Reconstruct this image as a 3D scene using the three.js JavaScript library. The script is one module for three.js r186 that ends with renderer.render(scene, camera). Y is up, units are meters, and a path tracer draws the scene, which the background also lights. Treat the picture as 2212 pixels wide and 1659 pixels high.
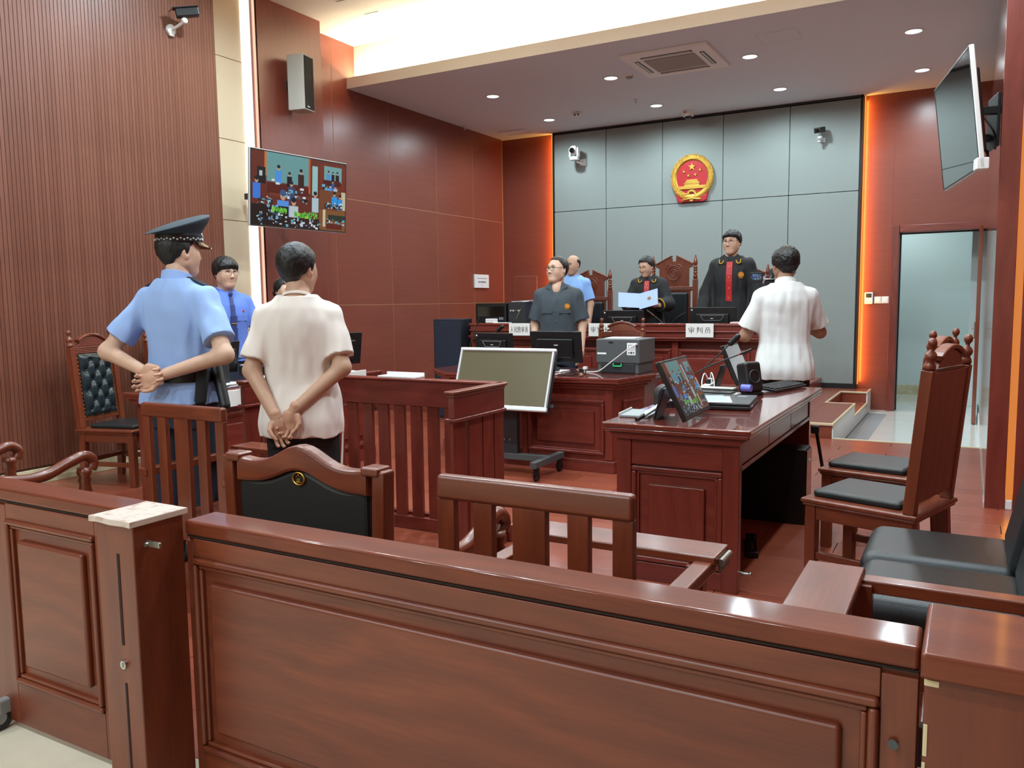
import * as THREE from 'three';
import { RoundedBoxGeometry } from 'three/addons/geometries/RoundedBoxGeometry.js';
import { mergeGeometries } from 'three/addons/utils/BufferGeometryUtils.js';
import { ImprovedNoise } from 'three/addons/math/ImprovedNoise.js';
import { RectAreaLightUniformsLib } from 'three/addons/lights/RectAreaLightUniformsLib.js';

// ---------------------------------------------------------------- camera, exposure, lights
const scene = new THREE.Scene();
scene.background = new THREE.Color(0x000000);
const renderer = new THREE.WebGLRenderer({ antialias: true });
renderer.toneMapping = THREE.LinearToneMapping;
renderer.toneMappingExposure = 0.305;
renderer.shadowMap.enabled = true;
RectAreaLightUniformsLib.init();
const camera = new THREE.PerspectiveCamera(50.257, 2212 / 1659, 0.05, 60);
camera.position.set(0, 1.36, 0);
camera.rotation.set(-5.7204 * Math.PI / 180, 29.2446 * Math.PI / 180, -0.7316 * Math.PI / 180, 'YXZ');

// room numbers (metres; y = 0 is the raised red floor of the well)
const ZB = -11.85, XL = -6.77, XPIL = -6.5, XSLAT = -6.3, YS = 3.98, YLIP = 4.11, YU = 4.52, ZS = -8.05, XR = 0.122, XR2 = 0.62, ZPR = -6.0, YW = -0.143, ZBACK = 5.2;
const COOL = new THREE.Color(0.78, 0.93, 1.0), WARM = new THREE.Color(1.0, 0.86, 0.62), AMBER = new THREE.Color(1.0, 0.4, 0.06), SOFTWARM = new THREE.Color(1.0, 0.93, 0.82);
const LV = { down: 31, upper: 60, gallery: 60, cove: 640, strip: 32, amber: 190, ambR: 17, corr: 46 };   // lamp strengths

// ---------------------------------------------------------------- helpers
const V = (x, y, z) => new THREE.Vector3(x, y, z);
const PI = Math.PI, R = (d) => d * PI / 180;
function rng(seed) { let s = seed >>> 0; return () => { s = (s + 0x6d2b79f5) >>> 0; let t = Math.imul(s ^ (s >>> 15), 1 | s); t = (t + Math.imul(t ^ (t >>> 7), 61 | t)) ^ t; return ((t ^ (t >>> 14)) >>> 0) / 4294967296; }; }
const rnd = rng(7);
const noise = new ImprovedNoise();
const clamp = (x, a, b) => Math.min(b, Math.max(a, x)), lerp = (a, b, t) => a + (b - a) * t, sstep = (a, b, x) => { const t = clamp((x - a) / (b - a), 0, 1); return t * t * (3 - 2 * t); };
const used = {};
function numbered(n) { if (!(n in used)) { used[n] = 0; return n; } used[n]++; return n + '_' + String(used[n]).padStart(3, '0'); }
function flat(g) { if (g.index) g = g.toNonIndexed(); for (const k of Object.keys(g.attributes)) if (!['position', 'normal', 'uv'].includes(k)) g.deleteAttribute(k); if (!g.attributes.uv) g.setAttribute('uv', new THREE.BufferAttribute(new Float32Array(g.attributes.position.count * 2), 2)); return g; }
function merge(a) { return Array.isArray(a) ? (a.length === 1 ? a[0] : mergeGeometries(a.map(flat))) : a; }
function obj(name, geo, mat, parent = scene) {
  const m = new THREE.Mesh(merge(geo), mat); m.name = parent === scene ? numbered(name) : name;
  m.castShadow = m.receiveShadow = true; parent.add(m); return m;
}
function tag(o, label, category, group) { o.userData.label = label; o.userData.category = category; if (group) o.userData.group = group; return o; }
function thing(name, label, category, pos = [0, 0, 0], turn = 0, group) {
  const o = new THREE.Group(); o.name = numbered(name); scene.add(o); o.position.set(...pos); o.rotation.y = turn; return tag(o, label, category, group);
}
function struct(name, geo, mat) { const o = geo ? obj(name, geo, mat) : new THREE.Group(); if (!geo) { o.name = numbered(name); scene.add(o); } o.userData.kind = 'structure'; return o; }
function dup(root, label, pos, turn, group) { const r = root.clone(); r.name = numbered(root.name.replace(/_\d+$/, '')); scene.add(r); r.userData = { ...root.userData }; if (pos) r.position.set(...pos); if (turn !== undefined) r.rotation.set(0, turn, 0); r.userData.label = label; if (group) r.userData.group = group; return r; }
// uv in metres, u along the grain
function woodUV(g, grain, jitter = true) {
  g.computeBoundingBox(); const b = g.boundingBox, s = [b.max.x - b.min.x, b.max.y - b.min.y, b.max.z - b.min.z];
  const ga = grain === undefined ? s.indexOf(Math.max(...s)) : 'xyz'.indexOf(grain);
  const p = g.attributes.position, n = g.attributes.normal, uv = new Float32Array(p.count * 2), ou = jitter ? rnd() * 3 : 0, ov = jitter ? rnd() * 3 : 0;
  for (let i = 0; i < p.count; i++) {
    const q = [p.getX(i), p.getY(i), p.getZ(i)], m = [Math.abs(n.getX(i)), Math.abs(n.getY(i)), Math.abs(n.getZ(i))];
    const na = m.indexOf(Math.max(...m)); let u, v;
    if (na === ga) { const o = [0, 1, 2].filter((k) => k !== ga); u = q[o[0]] * 0.35; v = q[o[1]]; } else { const o = 3 - na - ga; u = q[ga]; v = q[o]; }
    uv[i * 2] = u + ou; uv[i * 2 + 1] = v + ov;
  }
  g.setAttribute('uv', new THREE.BufferAttribute(uv, 2)); return g;
}
function B(w, h, d, x = 0, y = 0, z = 0, r = 0.004, grain, rot) {   // bevelled box, centred at x y z
  r = Math.min(r, w / 2.05, h / 2.05, d / 2.05);
  let g = r > 0.0004 ? new RoundedBoxGeometry(w, h, d, 1, r) : new THREE.BoxGeometry(w, h, d); g = flat(g); woodUV(g, grain);
  if (rot) g.applyMatrix4(new THREE.Matrix4().makeRotationFromEuler(new THREE.Euler(...rot)));
  return g.translate(x, y, z);
}
function BX(x0, x1, y0, y1, z0, z1, r = 0.004, grain) { return B(x1 - x0, y1 - y0, z1 - z0, (x0 + x1) / 2, (y0 + y1) / 2, (z0 + z1) / 2, r, grain); }
function cyl(r0, r1, h, x = 0, y = 0, z = 0, seg = 20, rot) { const g = flat(new THREE.CylinderGeometry(r1, r0, h, seg)); if (rot) g.applyMatrix4(new THREE.Matrix4().makeRotationFromEuler(new THREE.Euler(...rot))); return g.translate(x, y, z); }
function sph(r, x = 0, y = 0, z = 0, sx = 1, sy = 1, sz = 1, seg = 16) { return flat(new THREE.SphereGeometry(r, seg, Math.max(8, seg * 0.7 | 0))).scale(sx, sy, sz).translate(x, y, z); }
function tube(pts, r, seg = 24, rad = 8, closed = false) { return flat(new THREE.TubeGeometry(new THREE.CatmullRomCurve3(pts.map((p) => V(...p)), closed, 'centripetal'), seg, r, rad, closed)); }
function lathe(pts, x = 0, y = 0, z = 0, seg = 20) { const g = flat(new THREE.LatheGeometry(pts.map((p) => new THREE.Vector2(...p)), seg)); woodUV(g, 'y'); return g.translate(x, y, z); }
function shape(pts, holes = []) { const s = new THREE.Shape(pts.map((p) => new THREE.Vector2(...p))); for (const h of holes) s.holes.push(new THREE.Path(h.map((p) => new THREE.Vector2(...p)))); return s; }
function ext(s, depth, bevel = 0.004, x = 0, y = 0, z = 0, grain = 'x', seg = 12) {   // shape in xy, thickness along z, centred
  const g = flat(new THREE.ExtrudeGeometry(s, { depth: Math.max(depth - 2 * bevel, 0.0005), bevelEnabled: bevel > 0, bevelThickness: bevel, bevelSize: bevel, bevelOffset: -bevel, bevelSegments: 2, curveSegments: seg }));
  g.translate(0, 0, -Math.max(depth - 2 * bevel, 0.0005) / 2); woodUV(g, grain); return g.translate(x, y, z);
}
function mv(g, x, y, z, rx = 0, ry = 0, rz = 0) { const m = new THREE.Matrix4().makeRotationFromEuler(new THREE.Euler(rx, ry, rz, 'YXZ')); g.applyMatrix4(m); return g.translate(x, y, z); }
// a ring of mouldings (picture frame) in the xy plane facing +z
function ringXY(w, h, t, d, x, y, z, r = 0.006) { return [B(w, t, d, x, y + h / 2 - t / 2, z, r, 'x'), B(w, t, d, x, y - h / 2 + t / 2, z, r, 'x'), B(t, h - 2 * t, d, x - w / 2 + t / 2, y, z, r, 'y'), B(t, h - 2 * t, d, x + w / 2 - t / 2, y, z, r, 'y')]; }
// raised-and-fielded panel facing +z, its back at z
function raisedPanel(parent, mat, w, h, x, y, z, turn = 0) {
  const f = [...ringXY(w, h, 0.026, 0.022, 0, 0, 0.011, 0.008), ...ringXY(w - 0.052, h - 0.052, 0.012, 0.012, 0, 0, 0.006, 0.004)];
  const c = B(w - 0.17, h - 0.17, 0.016, 0, 0, 0.008, 0.007, w > h ? 'x' : 'y');
  const a = merge(f), b = c; for (const g of [a, b]) { g.rotateY(turn); g.translate(x, y, z); }
  const m = obj('panel_moulding', a, mat, parent); obj('raised_panel', b, mat, parent); return m;
}
function rectLight(color, strength, w, h, pos, target) { const l = new THREE.RectAreaLight(color, strength, w, h); l.position.set(...pos); l.lookAt(...target); l.name = numbered('area_light'); scene.add(l); return l; }
function spot(color, cd, pos, target, angle = 65, pen = 0.7, size = 3) { const l = new THREE.SpotLight(color, cd, 0, R(angle), pen, 2); l.position.set(...pos); l.target.position.set(...target); l.castShadow = true; l.shadow.radius = size; l.name = numbered('spot_light'); scene.add(l, l.target); l.target.name = numbered('light_target'); return l; }
// ---------------------------------------------------------------- materials
function tex(w, h, fn, srgb = true, rep) {
  const d = new Uint8Array(w * h * 4); for (let j = 0; j < h; j++) for (let i = 0; i < w; i++) { const c = fn(i / w, j / h), o = (j * w + i) * 4; d[o] = clamp(c[0], 0, 255); d[o + 1] = clamp(c[1], 0, 255); d[o + 2] = clamp(c[2], 0, 255); d[o + 3] = 255; }
  const t = new THREE.DataTexture(d, w, h); t.wrapS = t.wrapT = THREE.RepeatWrapping; t.magFilter = THREE.LinearFilter; t.minFilter = THREE.LinearMipmapLinearFilter; if (srgb) t.colorSpace = THREE.SRGBColorSpace; if (rep) t.repeat.set(...rep); t.needsUpdate = true; return t;
}
// tiling noise on [0,1)^2
function pnoise(u, v, fu, fv, seed) { // blends four shifted copies so that the edges meet
  const f = (a, b) => noise.noise(a * fu + seed, b * fv + seed * 1.7, seed * 3.1);
  return lerp(lerp(f(u, v), f(u - 1, v), u), lerp(f(u, v - 1), f(u - 1, v - 1), u), v);
}
function woodTex(a, b, seed, streak = 1, period = 1.2) {   // a, b: sRGB of the light and the dark grain; one repeat = period metres
  return tex(512, 512, (u, v) => {
    const warp = pnoise(u, v, 2, 3, seed) * 0.5 + pnoise(u, v, 5, 9, seed + 4) * 0.18;
    let g = 0.5 + 0.5 * Math.sin((v * 26 + warp * 7) * PI) * (0.55 + 0.6 * pnoise(u, v, 3, 4, seed + 50));
    const fib = pnoise(u, v, 10, 150, seed + 9), pore = pnoise(u, v, 24, 240, seed + 21);
    let t = 0.45 * g * streak + 0.28 * (0.5 + fib) + 0.17 * (0.5 + pore) + 0.35 * (0.5 + pnoise(u, v, 2.2, 5, seed + 30)) - 0.12; t = clamp(t, 0, 1);
    return [lerp(b[0], a[0], t), lerp(b[1], a[1], t), lerp(b[2], a[2], t)];
  }, true, [1 / period, 1 / period]);
}
const phys = (o) => new THREE.MeshPhysicalMaterial(o), std = (o) => new THREE.MeshStandardMaterial(o);
const tDesk = woodTex([132, 57, 43], [94, 34, 27], 11), tChair = woodTex([130, 62, 34], [90, 38, 22], 23), tWall = woodTex([136, 74, 58], [116, 57, 44], 37, 0.35, 1.6), tFloor = woodTex([156, 84, 62], [138, 68, 49], 51, 0.35, 1.4), tSlat = woodTex([128, 80, 62], [106, 62, 47], 63, 0.35, 1.0);
const M = {
  desk: phys({ map: tDesk, roughness: 0.32, clearcoat: 0.35, clearcoatRoughness: 0.16 }),
  deskTop: phys({ map: tDesk, roughness: 0.22, clearcoat: 1, clearcoatRoughness: 0.03 }),
  chair: phys({ map: tChair, roughness: 0.36, clearcoat: 0.35, clearcoatRoughness: 0.16 }),
  barrier: phys({ map: tChair, roughness: 0.5, specularIntensity: 0.35, clearcoat: 0.8, clearcoatRoughness: 0.32 }),
  rail: phys({ map: tChair, roughness: 0.5, specularIntensity: 0.35, clearcoat: 0.45, clearcoatRoughness: 0.1 }),
  wall: phys({ map: tWall, roughness: 0.3, clearcoat: 0.15, clearcoatRoughness: 0.3, specularIntensity: 0.8 }),
  wallDark: phys({ map: tWall, color: 0xf4ecea, roughness: 0.3, clearcoat: 0.25, clearcoatRoughness: 0.3 }),
  slat: phys({ map: tSlat, roughness: 0.42 }),
  slatGap: std({ color: 0x54301f, roughness: 0.8 }), groove: std({ color: 0x241410, roughness: 0.9 }),
  floor: [0, 1, 2].map((i) => phys({ map: tFloor, color: [0xffffff, 0xf3ece8, 0xfbf5f0][i], roughness: 0.3, clearcoat: 0.2, clearcoatRoughness: 0.25 })),
  cream: std({ color: 0xe2d2b2, roughness: 0.55 }), trim: std({ color: 0xd8c9a4, roughness: 0.4, metalness: 0.1 }),
  seam: std({ color: 0xb08a62, roughness: 0.5, metalness: 0.2 }),
  ceiling: std({ color: 0xd8e4ec, roughness: 0.9 }), ceilingW: std({ color: 0xefeade, roughness: 0.9 }),  // ceiling: blue tint in the colour offsets red light bounced off the floor
  fabric: std({ color: 0x8c9591, roughness: 0.85, bumpMap: tex(128, 128, (u, v) => { const a = 128 + 90 * Math.sin(u * PI * 64) * Math.sin(v * PI * 64) + 30 * (rnd() - 0.5); return [a, a, a]; }, false, [12, 12]), bumpScale: 0.0008 }),
  blackTrim: std({ color: 0x14161a, roughness: 0.4 }),
  tile: phys({ color: 0xdfe0d8, roughness: 0.12, clearcoat: 0.3 }), tileCream: phys({ map: tex(256, 256, (u, v) => { const a = pnoise(u, v, 4, 4, 3) * 14 + pnoise(u, v, 14, 14, 8) * 8; return [226 + a, 218 + a, 196 + a]; }), roughness: 0.18 }),
  stone: std({ map: tex(256, 256, (u, v) => { const a = pnoise(u, v, 6, 6, 5) * 40 + pnoise(u, v, 24, 24, 6) * 18; return [205 + a, 194 + a, 160 + a]; }), roughness: 0.4 }),
  white: std({ color: 0xe9e9e6, roughness: 0.5 }), whiteP: std({ color: 0xe6e7e4, roughness: 0.35 }), corridor: std({ color: 0xd6e2e2, roughness: 0.85 }),
  leather: phys({ color: 0x171c1e, roughness: 0.4, specularIntensity: 0.9, bumpMap: tex(256, 256, (u, v) => { const a = 128 + 120 * pnoise(u, v, 40, 40, 2); return [a, a, a]; }, false, [5, 5]), bumpScale: 0.0006 }),
  leatherG: phys({ color: 0x18262a, roughness: 0.34, clearcoat: 0.2, clearcoatRoughness: 0.35 }),
  leatherB: phys({ color: 0x141716, roughness: 0.6 }),
  brass: std({ color: 0xc9a24e, roughness: 0.3, metalness: 1 }), gold: std({ color: 0xd2a94e, roughness: 0.38, metalness: 0.75 }), steel: std({ color: 0xb9bbb8, roughness: 0.25, metalness: 1 }), dullSteel: std({ color: 0x9a978c, roughness: 0.4, metalness: 0.9 }),
  blackP: std({ color: 0x101113, roughness: 0.42 }), blackGloss: phys({ color: 0x0a0b0c, roughness: 0.12, clearcoat: 0.6, clearcoatRoughness: 0.05 }), greyP: std({ color: 0x4d5152, roughness: 0.5 }), darkGrey: std({ color: 0x24272a, roughness: 0.5 }), midGrey: std({ color: 0x8f9494, roughness: 0.5 }), silver: std({ color: 0xcfd3d4, roughness: 0.35, metalness: 0.4 }), lightGrey: std({ color: 0xb6b6ae, roughness: 0.55 }),
  red: std({ color: 0xb01822, roughness: 0.4 }), redSilk: std({ color: 0xb5121c, roughness: 0.45 }), yellow: std({ color: 0xd6a51e, roughness: 0.5 }), orange: std({ color: 0xd9832a, roughness: 0.5 }), green: std({ color: 0x2fbf74, roughness: 0.5 }), paper: std({ color: 0xe9ecf0, roughness: 0.8 }), paperBlue: std({ color: 0x9fb4e6, roughness: 0.7 }), purple: std({ color: 0x6f78d8, roughness: 0.4 }),
  skin: std({ vertexColors: true, roughness: 0.55 }), hair: std({ color: 0x0e0d0d, roughness: 0.5 }),
  police: std({ color: 0x93b0e2, roughness: 0.8 }), pros: std({ color: 0x5f7fd0, roughness: 0.8 }), tee: std({ color: 0xe3dad2, roughness: 0.85 }), polo: std({ color: 0xd9dad7, roughness: 0.85 }), clerk: std({ color: 0x3b444b, roughness: 0.8 }), robe: std({ color: 0x15181c, roughness: 0.75 }), sky: std({ color: 0x86aee6, roughness: 0.8 }), navy: std({ color: 0x1a2334, roughness: 0.8 }), blackCloth: std({ color: 0x15171b, roughness: 0.85 }), tie: std({ color: 0x2a376e, roughness: 0.6 }), cap: std({ color: 0x27363f, roughness: 0.75 }),
  eye: std({ color: 0xe8e4de, roughness: 0.25 }), iris: std({ color: 0x17100c, roughness: 0.2 }), whiteCloth: std({ color: 0xe8e6e2, roughness: 0.8 }),
};
const glow = (c, k) => std({ color: 0x111111, emissive: c, emissiveIntensity: k, roughness: 0.6 });
function canvas(w, h, draw, flip) { const c = document.createElement('canvas'); c.width = w; c.height = h; draw(c.getContext('2d'), w, h); const t = new THREE.CanvasTexture(c); t.colorSpace = THREE.SRGBColorSpace; t.wrapS = t.wrapT = THREE.ClampToEdgeWrapping; return t; }
// strokes of the characters on the name plates, on a 100 x 100 field
const GLYPH = {
  '人': [[50, 8, 46, 40, 30, 68, 8, 92], [49, 34, 60, 62, 94, 92]],
  '民': [[20, 12, 80, 12, 80, 36, 20, 36], [20, 12, 20, 88, 44, 78], [20, 56, 88, 56], [52, 36, 60, 66, 78, 88, 92, 92, 94, 76]],
  '陪': [[10, 10, 36, 10, 24, 34, 36, 52, 22, 62], [10, 10, 10, 94], [70, 4, 72, 16], [48, 20, 94, 20], [58, 26, 64, 42], [84, 26, 78, 42], [44, 46, 98, 46], [54, 58, 88, 58, 88, 92, 54, 92, 54, 58]],
  '审': [[48, 2, 52, 12], [12, 34, 12, 18, 90, 18, 86, 32], [24, 40, 78, 40, 78, 72, 24, 72, 24, 40], [24, 56, 78, 56], [51, 28, 51, 98]],
  '员': [[30, 8, 72, 8, 72, 30, 30, 30, 30, 8], [22, 40, 22, 78], [22, 40, 80, 40, 80, 78], [51, 48, 46, 76, 14, 96], [58, 80, 88, 96]],
  '判': [[14, 10, 20, 28], [46, 8, 40, 28], [8, 36, 54, 36], [6, 56, 58, 56], [31, 4, 31, 62, 24, 82, 8, 96], [68, 16, 68, 74], [90, 6, 90, 92, 78, 86]],
  '长': [[70, 8, 40, 34], [6, 46, 94, 46], [34, 6, 34, 90, 56, 76], [48, 46, 66, 72, 94, 92]],
};
function plateTexture(text, gap = 0.12) {
  return canvas(512, 256, (c, w, h) => {
    c.fillStyle = '#e8e9e4'; c.fillRect(0, 0, w, h); c.strokeStyle = '#1d2428'; c.lineCap = 'round'; c.lineJoin = 'round';
    const n = text.length, cw = Math.min(w * 0.9 / n, h * 0.66), tall = h * (n > 3 ? 0.56 : 0.5), x0 = (w - n * cw) / 2;
    [...text].forEach((ch, k) => { for (const s of GLYPH[ch]) { for (let i = 0; i + 3 < s.length; i += 2) { const vert = Math.abs(s[i + 3] - s[i + 1]) > Math.abs(s[i + 2] - s[i]); c.lineWidth = vert ? 11 : 6.5; c.beginPath(); const X = (a) => x0 + (k + gap / 2 + a / 100 * (1 - gap)) * cw, Yy = (a) => h * 0.23 + a / 100 * tall; c.moveTo(X(s[i]), Yy(s[i + 1])); c.lineTo(X(s[i + 2]), Yy(s[i + 3])); c.stroke(); } } });
  });
}
// the picture on the court's own screens: several live views of this room
function feedTexture() {
  return canvas(1024, 576, (c, W, H) => {
    const r = rng(5), box = (x, y, w, h, col) => { c.fillStyle = col; c.fillRect(x * W, y * H, w * W, h * H); };
    const man = (x, y, s, col, hair = '#20222a') => { box(x - 0.028 * s, y, 0.056 * s, 0.16 * s, col); c.fillStyle = '#c9a58e'; c.beginPath(); c.ellipse(x * W, (y - 0.035 * s) * H, 0.014 * s * W, 0.034 * s * H, 0, 0, 7); c.fill(); c.fillStyle = hair; c.beginPath(); c.ellipse(x * W, (y - 0.05 * s) * H, 0.015 * s * W, 0.022 * s * H, 0, 0, 7); c.fill(); };
    const clutter = (x, y, w, h, n) => { const cols = ['#cfe6f2', '#7fb3d8', '#1b2430', '#33506a', '#e9f2f4', '#0f141c', '#56c0d8']; for (let i = 0; i < n; i++) { c.fillStyle = cols[r() * cols.length | 0]; c.fillRect((x + r() * w) * W, (y + r() * h) * H, (0.008 + r() * 0.022) * W, (0.01 + r() * 0.03) * H); } };
    box(0, 0, 1, 1, '#6b3226'); box(0.13, 0, 0.02, 0.33, '#e07a2c'); box(0.15, 0, 0.43, 0.4, '#6fa6a8'); box(0.58, 0, 0.02, 0.5, '#c8602a'); box(0.62, 0.1, 0.06, 0.42, '#9fd0d2');
    box(0.06, 0.22, 0.08, 0.22, '#1b1f20'); box(0.08, 0.27, 0.03, 0.07, '#bcd4d6'); box(0.16, 0.42, 0.42, 0.14, '#5c241d'); box(0.18, 0.55, 0.42, 0.04, '#7a3a2c');
    man(0.27, 0.24, 1.1, '#4f9df0'); man(0.38, 0.3, 0.9, '#161a22'); man(0.5, 0.25, 1.1, '#3a2420'); man(0.4, 0.44, 1.2, '#3b4f7a'); man(0.055, 0.44, 1.3, '#3f83e8'); man(0.655, 0.55, 1.3, '#b9d8e0');
    box(0.2, 0.36, 0.03, 0.03, '#e6f0f0'); box(0.24, 0.4, 0.04, 0.03, '#e6f0f0'); box(0.49, 0.44, 0.04, 0.03, '#e6f0f0'); clutter(0.06, 0.6, 0.14, 0.12, 30); clutter(0.3, 0.48, 0.2, 0.1, 30);
    man(0.315, 0.64, 2.1, '#5a9cf2', '#3a5f92'); man(0.425, 0.7, 1.7, '#c9d8dc'); clutter(0.5, 0.55, 0.06, 0.08, 14);
    box(0.7, 0.05, 0.3, 0.36, '#7a3424'); box(0.75, 0.07, 0.2, 0.22, '#78aeb0'); man(0.8, 0.18, 0.7, '#4f9df0'); man(0.85, 0.18, 0.6, '#2a1c1c'); man(0.9, 0.18, 0.7, '#221c20'); box(0.74, 0.27, 0.2, 0.08, '#561f1b'); man(0.85, 0.31, 0.8, '#43588a'); man(0.82, 0.38, 0.9, '#5aa0f0'); man(0.88, 0.38, 0.8, '#bcd0da'); clutter(0.72, 0.33, 0.1, 0.06, 14);
    box(0.7, 0.42, 0.3, 0.27, '#7c4a30'); box(0.95, 0.42, 0.05, 0.27, '#d8cba6'); man(0.87, 0.5, 1.1, '#2fa0f4'); man(0.935, 0.53, 1.0, '#2fa0f4'); box(0.76, 0.62, 0.2, 0.06, '#4a1d18'); clutter(0.77, 0.58, 0.18, 0.09, 34);
    box(0.7, 0.7, 0.3, 0.3, '#8a5a34'); box(0.74, 0.7, 0.03, 0.25, '#d6cfb0'); box(0.8, 0.77, 0.2, 0.08, '#2c3a34'); clutter(0.78, 0.82, 0.2, 0.08, 24); box(0.78, 0.9, 0.18, 0.08, '#6a2c22');
    box(0, 0.72, 0.37, 0.28, '#241e1a'); clutter(0.05, 0.82, 0.3, 0.16, 46); clutter(0.15, 0.7, 0.12, 0.12, 16);
    for (let i = 0; i < 60; i++) { c.fillStyle = ['#7fd83a', '#57c24a', '#9be04e', '#3f9c48'][r() * 4 | 0]; c.fillRect((0.2 + r() * 0.15) * W, (0.73 + r() * 0.06) * H, 0.012 * W, 0.03 * H); c.fillRect((0.43 + r() * 0.25) * W, (0.76 + r() * 0.08) * H, 0.013 * W, 0.04 * H); }
    box(0.37, 0.86, 0.33, 0.14, '#3a221e'); clutter(0.38, 0.84, 0.32, 0.15, 50);
  });
}
const tFeed = feedTexture();
const screenOn = (k) => std({ color: 0x080808, emissive: 0xffffff, emissiveMap: tFeed, emissiveIntensity: k, roughness: 0.25 });
// ---------------------------------------------------------------- the room
// red floor of planks
{
  const f = struct('floor'); obj('subfloor', BX(XSLAT - 0.6, XR2 + 0.1, -0.16, -0.012, -8.4, -1.58, 0), M.groove, f);
  const gs = [0, 1, 2, 3].map(() => { const g = B(1.196, 0.012, 0.1985, 0, -0.006, 0, 0.0012, 'x'); return g; });
  const r = rng(31); let k = 0;
  for (let row = 0; row < 34; row++) {
    const z = -1.58 - 0.0995 - row * 0.199, off = (row % 3) * 0.4;
    for (let c = 0; c < 7; c++) {
      let x0 = XSLAT - 0.3 - off + c * 1.2, x1 = x0 + 1.2; if (x0 > XR2 + 0.05 || x1 < XSLAT - 0.3) continue;
      const p = new THREE.Mesh(gs[(r() * 4) | 0], M.floor[(r() * 3) | 0]); p.name = 'plank'; p.position.set((x0 + x1) / 2, 0, z); p.castShadow = p.receiveShadow = true; f.add(p); k++;
    }
  }
  obj('edge_trim', BX(-1.13, XR2, -0.143, 0.001, -8.425, -8.4, 0.004), M.trim, f);
}
// white tiles before the door and in the corridor beyond, cream tiles of the gallery
{
  const f = struct('floor'); obj('subfloor', BX(-3.2, 1.6, YW - 0.1, YW - 0.012, -16, -8.42, 0), M.midGrey, f);
  const g = B(0.797, 0.012, 0.797, 0, YW - 0.006, 0, 0.0015);
  for (let i = 0; i < 10; i++) for (let j = 0; j < 3; j++) { if (j > 1 && i < 4) continue; const p = new THREE.Mesh(g, M.tile); p.name = 'tile'; p.position.set(0.3 - j * 0.8 - 0.0, 0, -8.825 - i * 0.8); p.receiveShadow = true; f.add(p); }
  const f2 = struct('floor'); obj('subfloor', BX(XSLAT - 0.6, XR2 + 1.2, -0.1, -0.012, -1.58, ZBACK, 0), M.midGrey, f2);
  const g2 = woodUV(B(0.797, 0.012, 0.797, 0, -0.006, 0, 0.0015), 'x');
  for (let i = 0; i < 9; i++) for (let j = 0; j < 9; j++) { const p = new THREE.Mesh(g2, M.tileCream); p.name = 'tile'; p.position.set(-6.5 + i * 0.8, 0, -1.18 + j * 0.8); p.receiveShadow = true; f2.add(p); }
}
// judges' platform with the notched corner step
{
  const p = struct('platform');
  const red = M.floor[1];
  obj('deck', [BX(XL, -1.45, -0.16, 0.14, ZB, -8.42, 0.003, 'x'), BX(-1.45, -1.145, -0.16, 0.14, -10.13, -8.42, 0.003, 'x'), BX(-1.45, -1.145, -0.16, 0.14, ZB, -11.45, 0.003, 'x')], red, p);
  obj('corner_step', BX(-1.45, -1.145, -0.16, 0, -11.45, -10.13, 0.003, 'x'), red, p);
  obj('upper_deck', BX(XL, -1.75, 0.14, 0.28, ZB, -8.45, 0.003, 'x'), red, p);
  obj('side_facing', [BX(-1.145, -1.13, YW, 0.135, -10.13, -8.43, 0.002), BX(-1.145, -1.13, YW, 0.135, ZB, -11.45, 0.002), BX(-1.145, -1.13, YW, -0.005, -11.45, -10.13, 0.002)], M.whiteP, p);
  const t = 0.022;
  obj('nosing', [BX(-1.75, -1.125, 0.118, 0.143, -8.425, -8.4, 0.004), BX(-1.147, -1.125, 0.12, 0.143, -10.13, -8.42, 0.004), BX(-1.46, -1.125, 0.12, 0.143, -10.15, -10.128, 0.004), BX(-1.462, -1.44, 0.12, 0.143, -11.45, -10.13, 0.004), BX(-1.46, -1.125, 0.12, 0.143, -11.455, -11.433, 0.004), BX(-1.147, -1.125, 0.12, 0.143, ZB, -11.45, 0.004), BX(-1.147, -1.125, -0.02, 0.003, -11.44, -10.14, 0.004)], M.trim, p);
}
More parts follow.
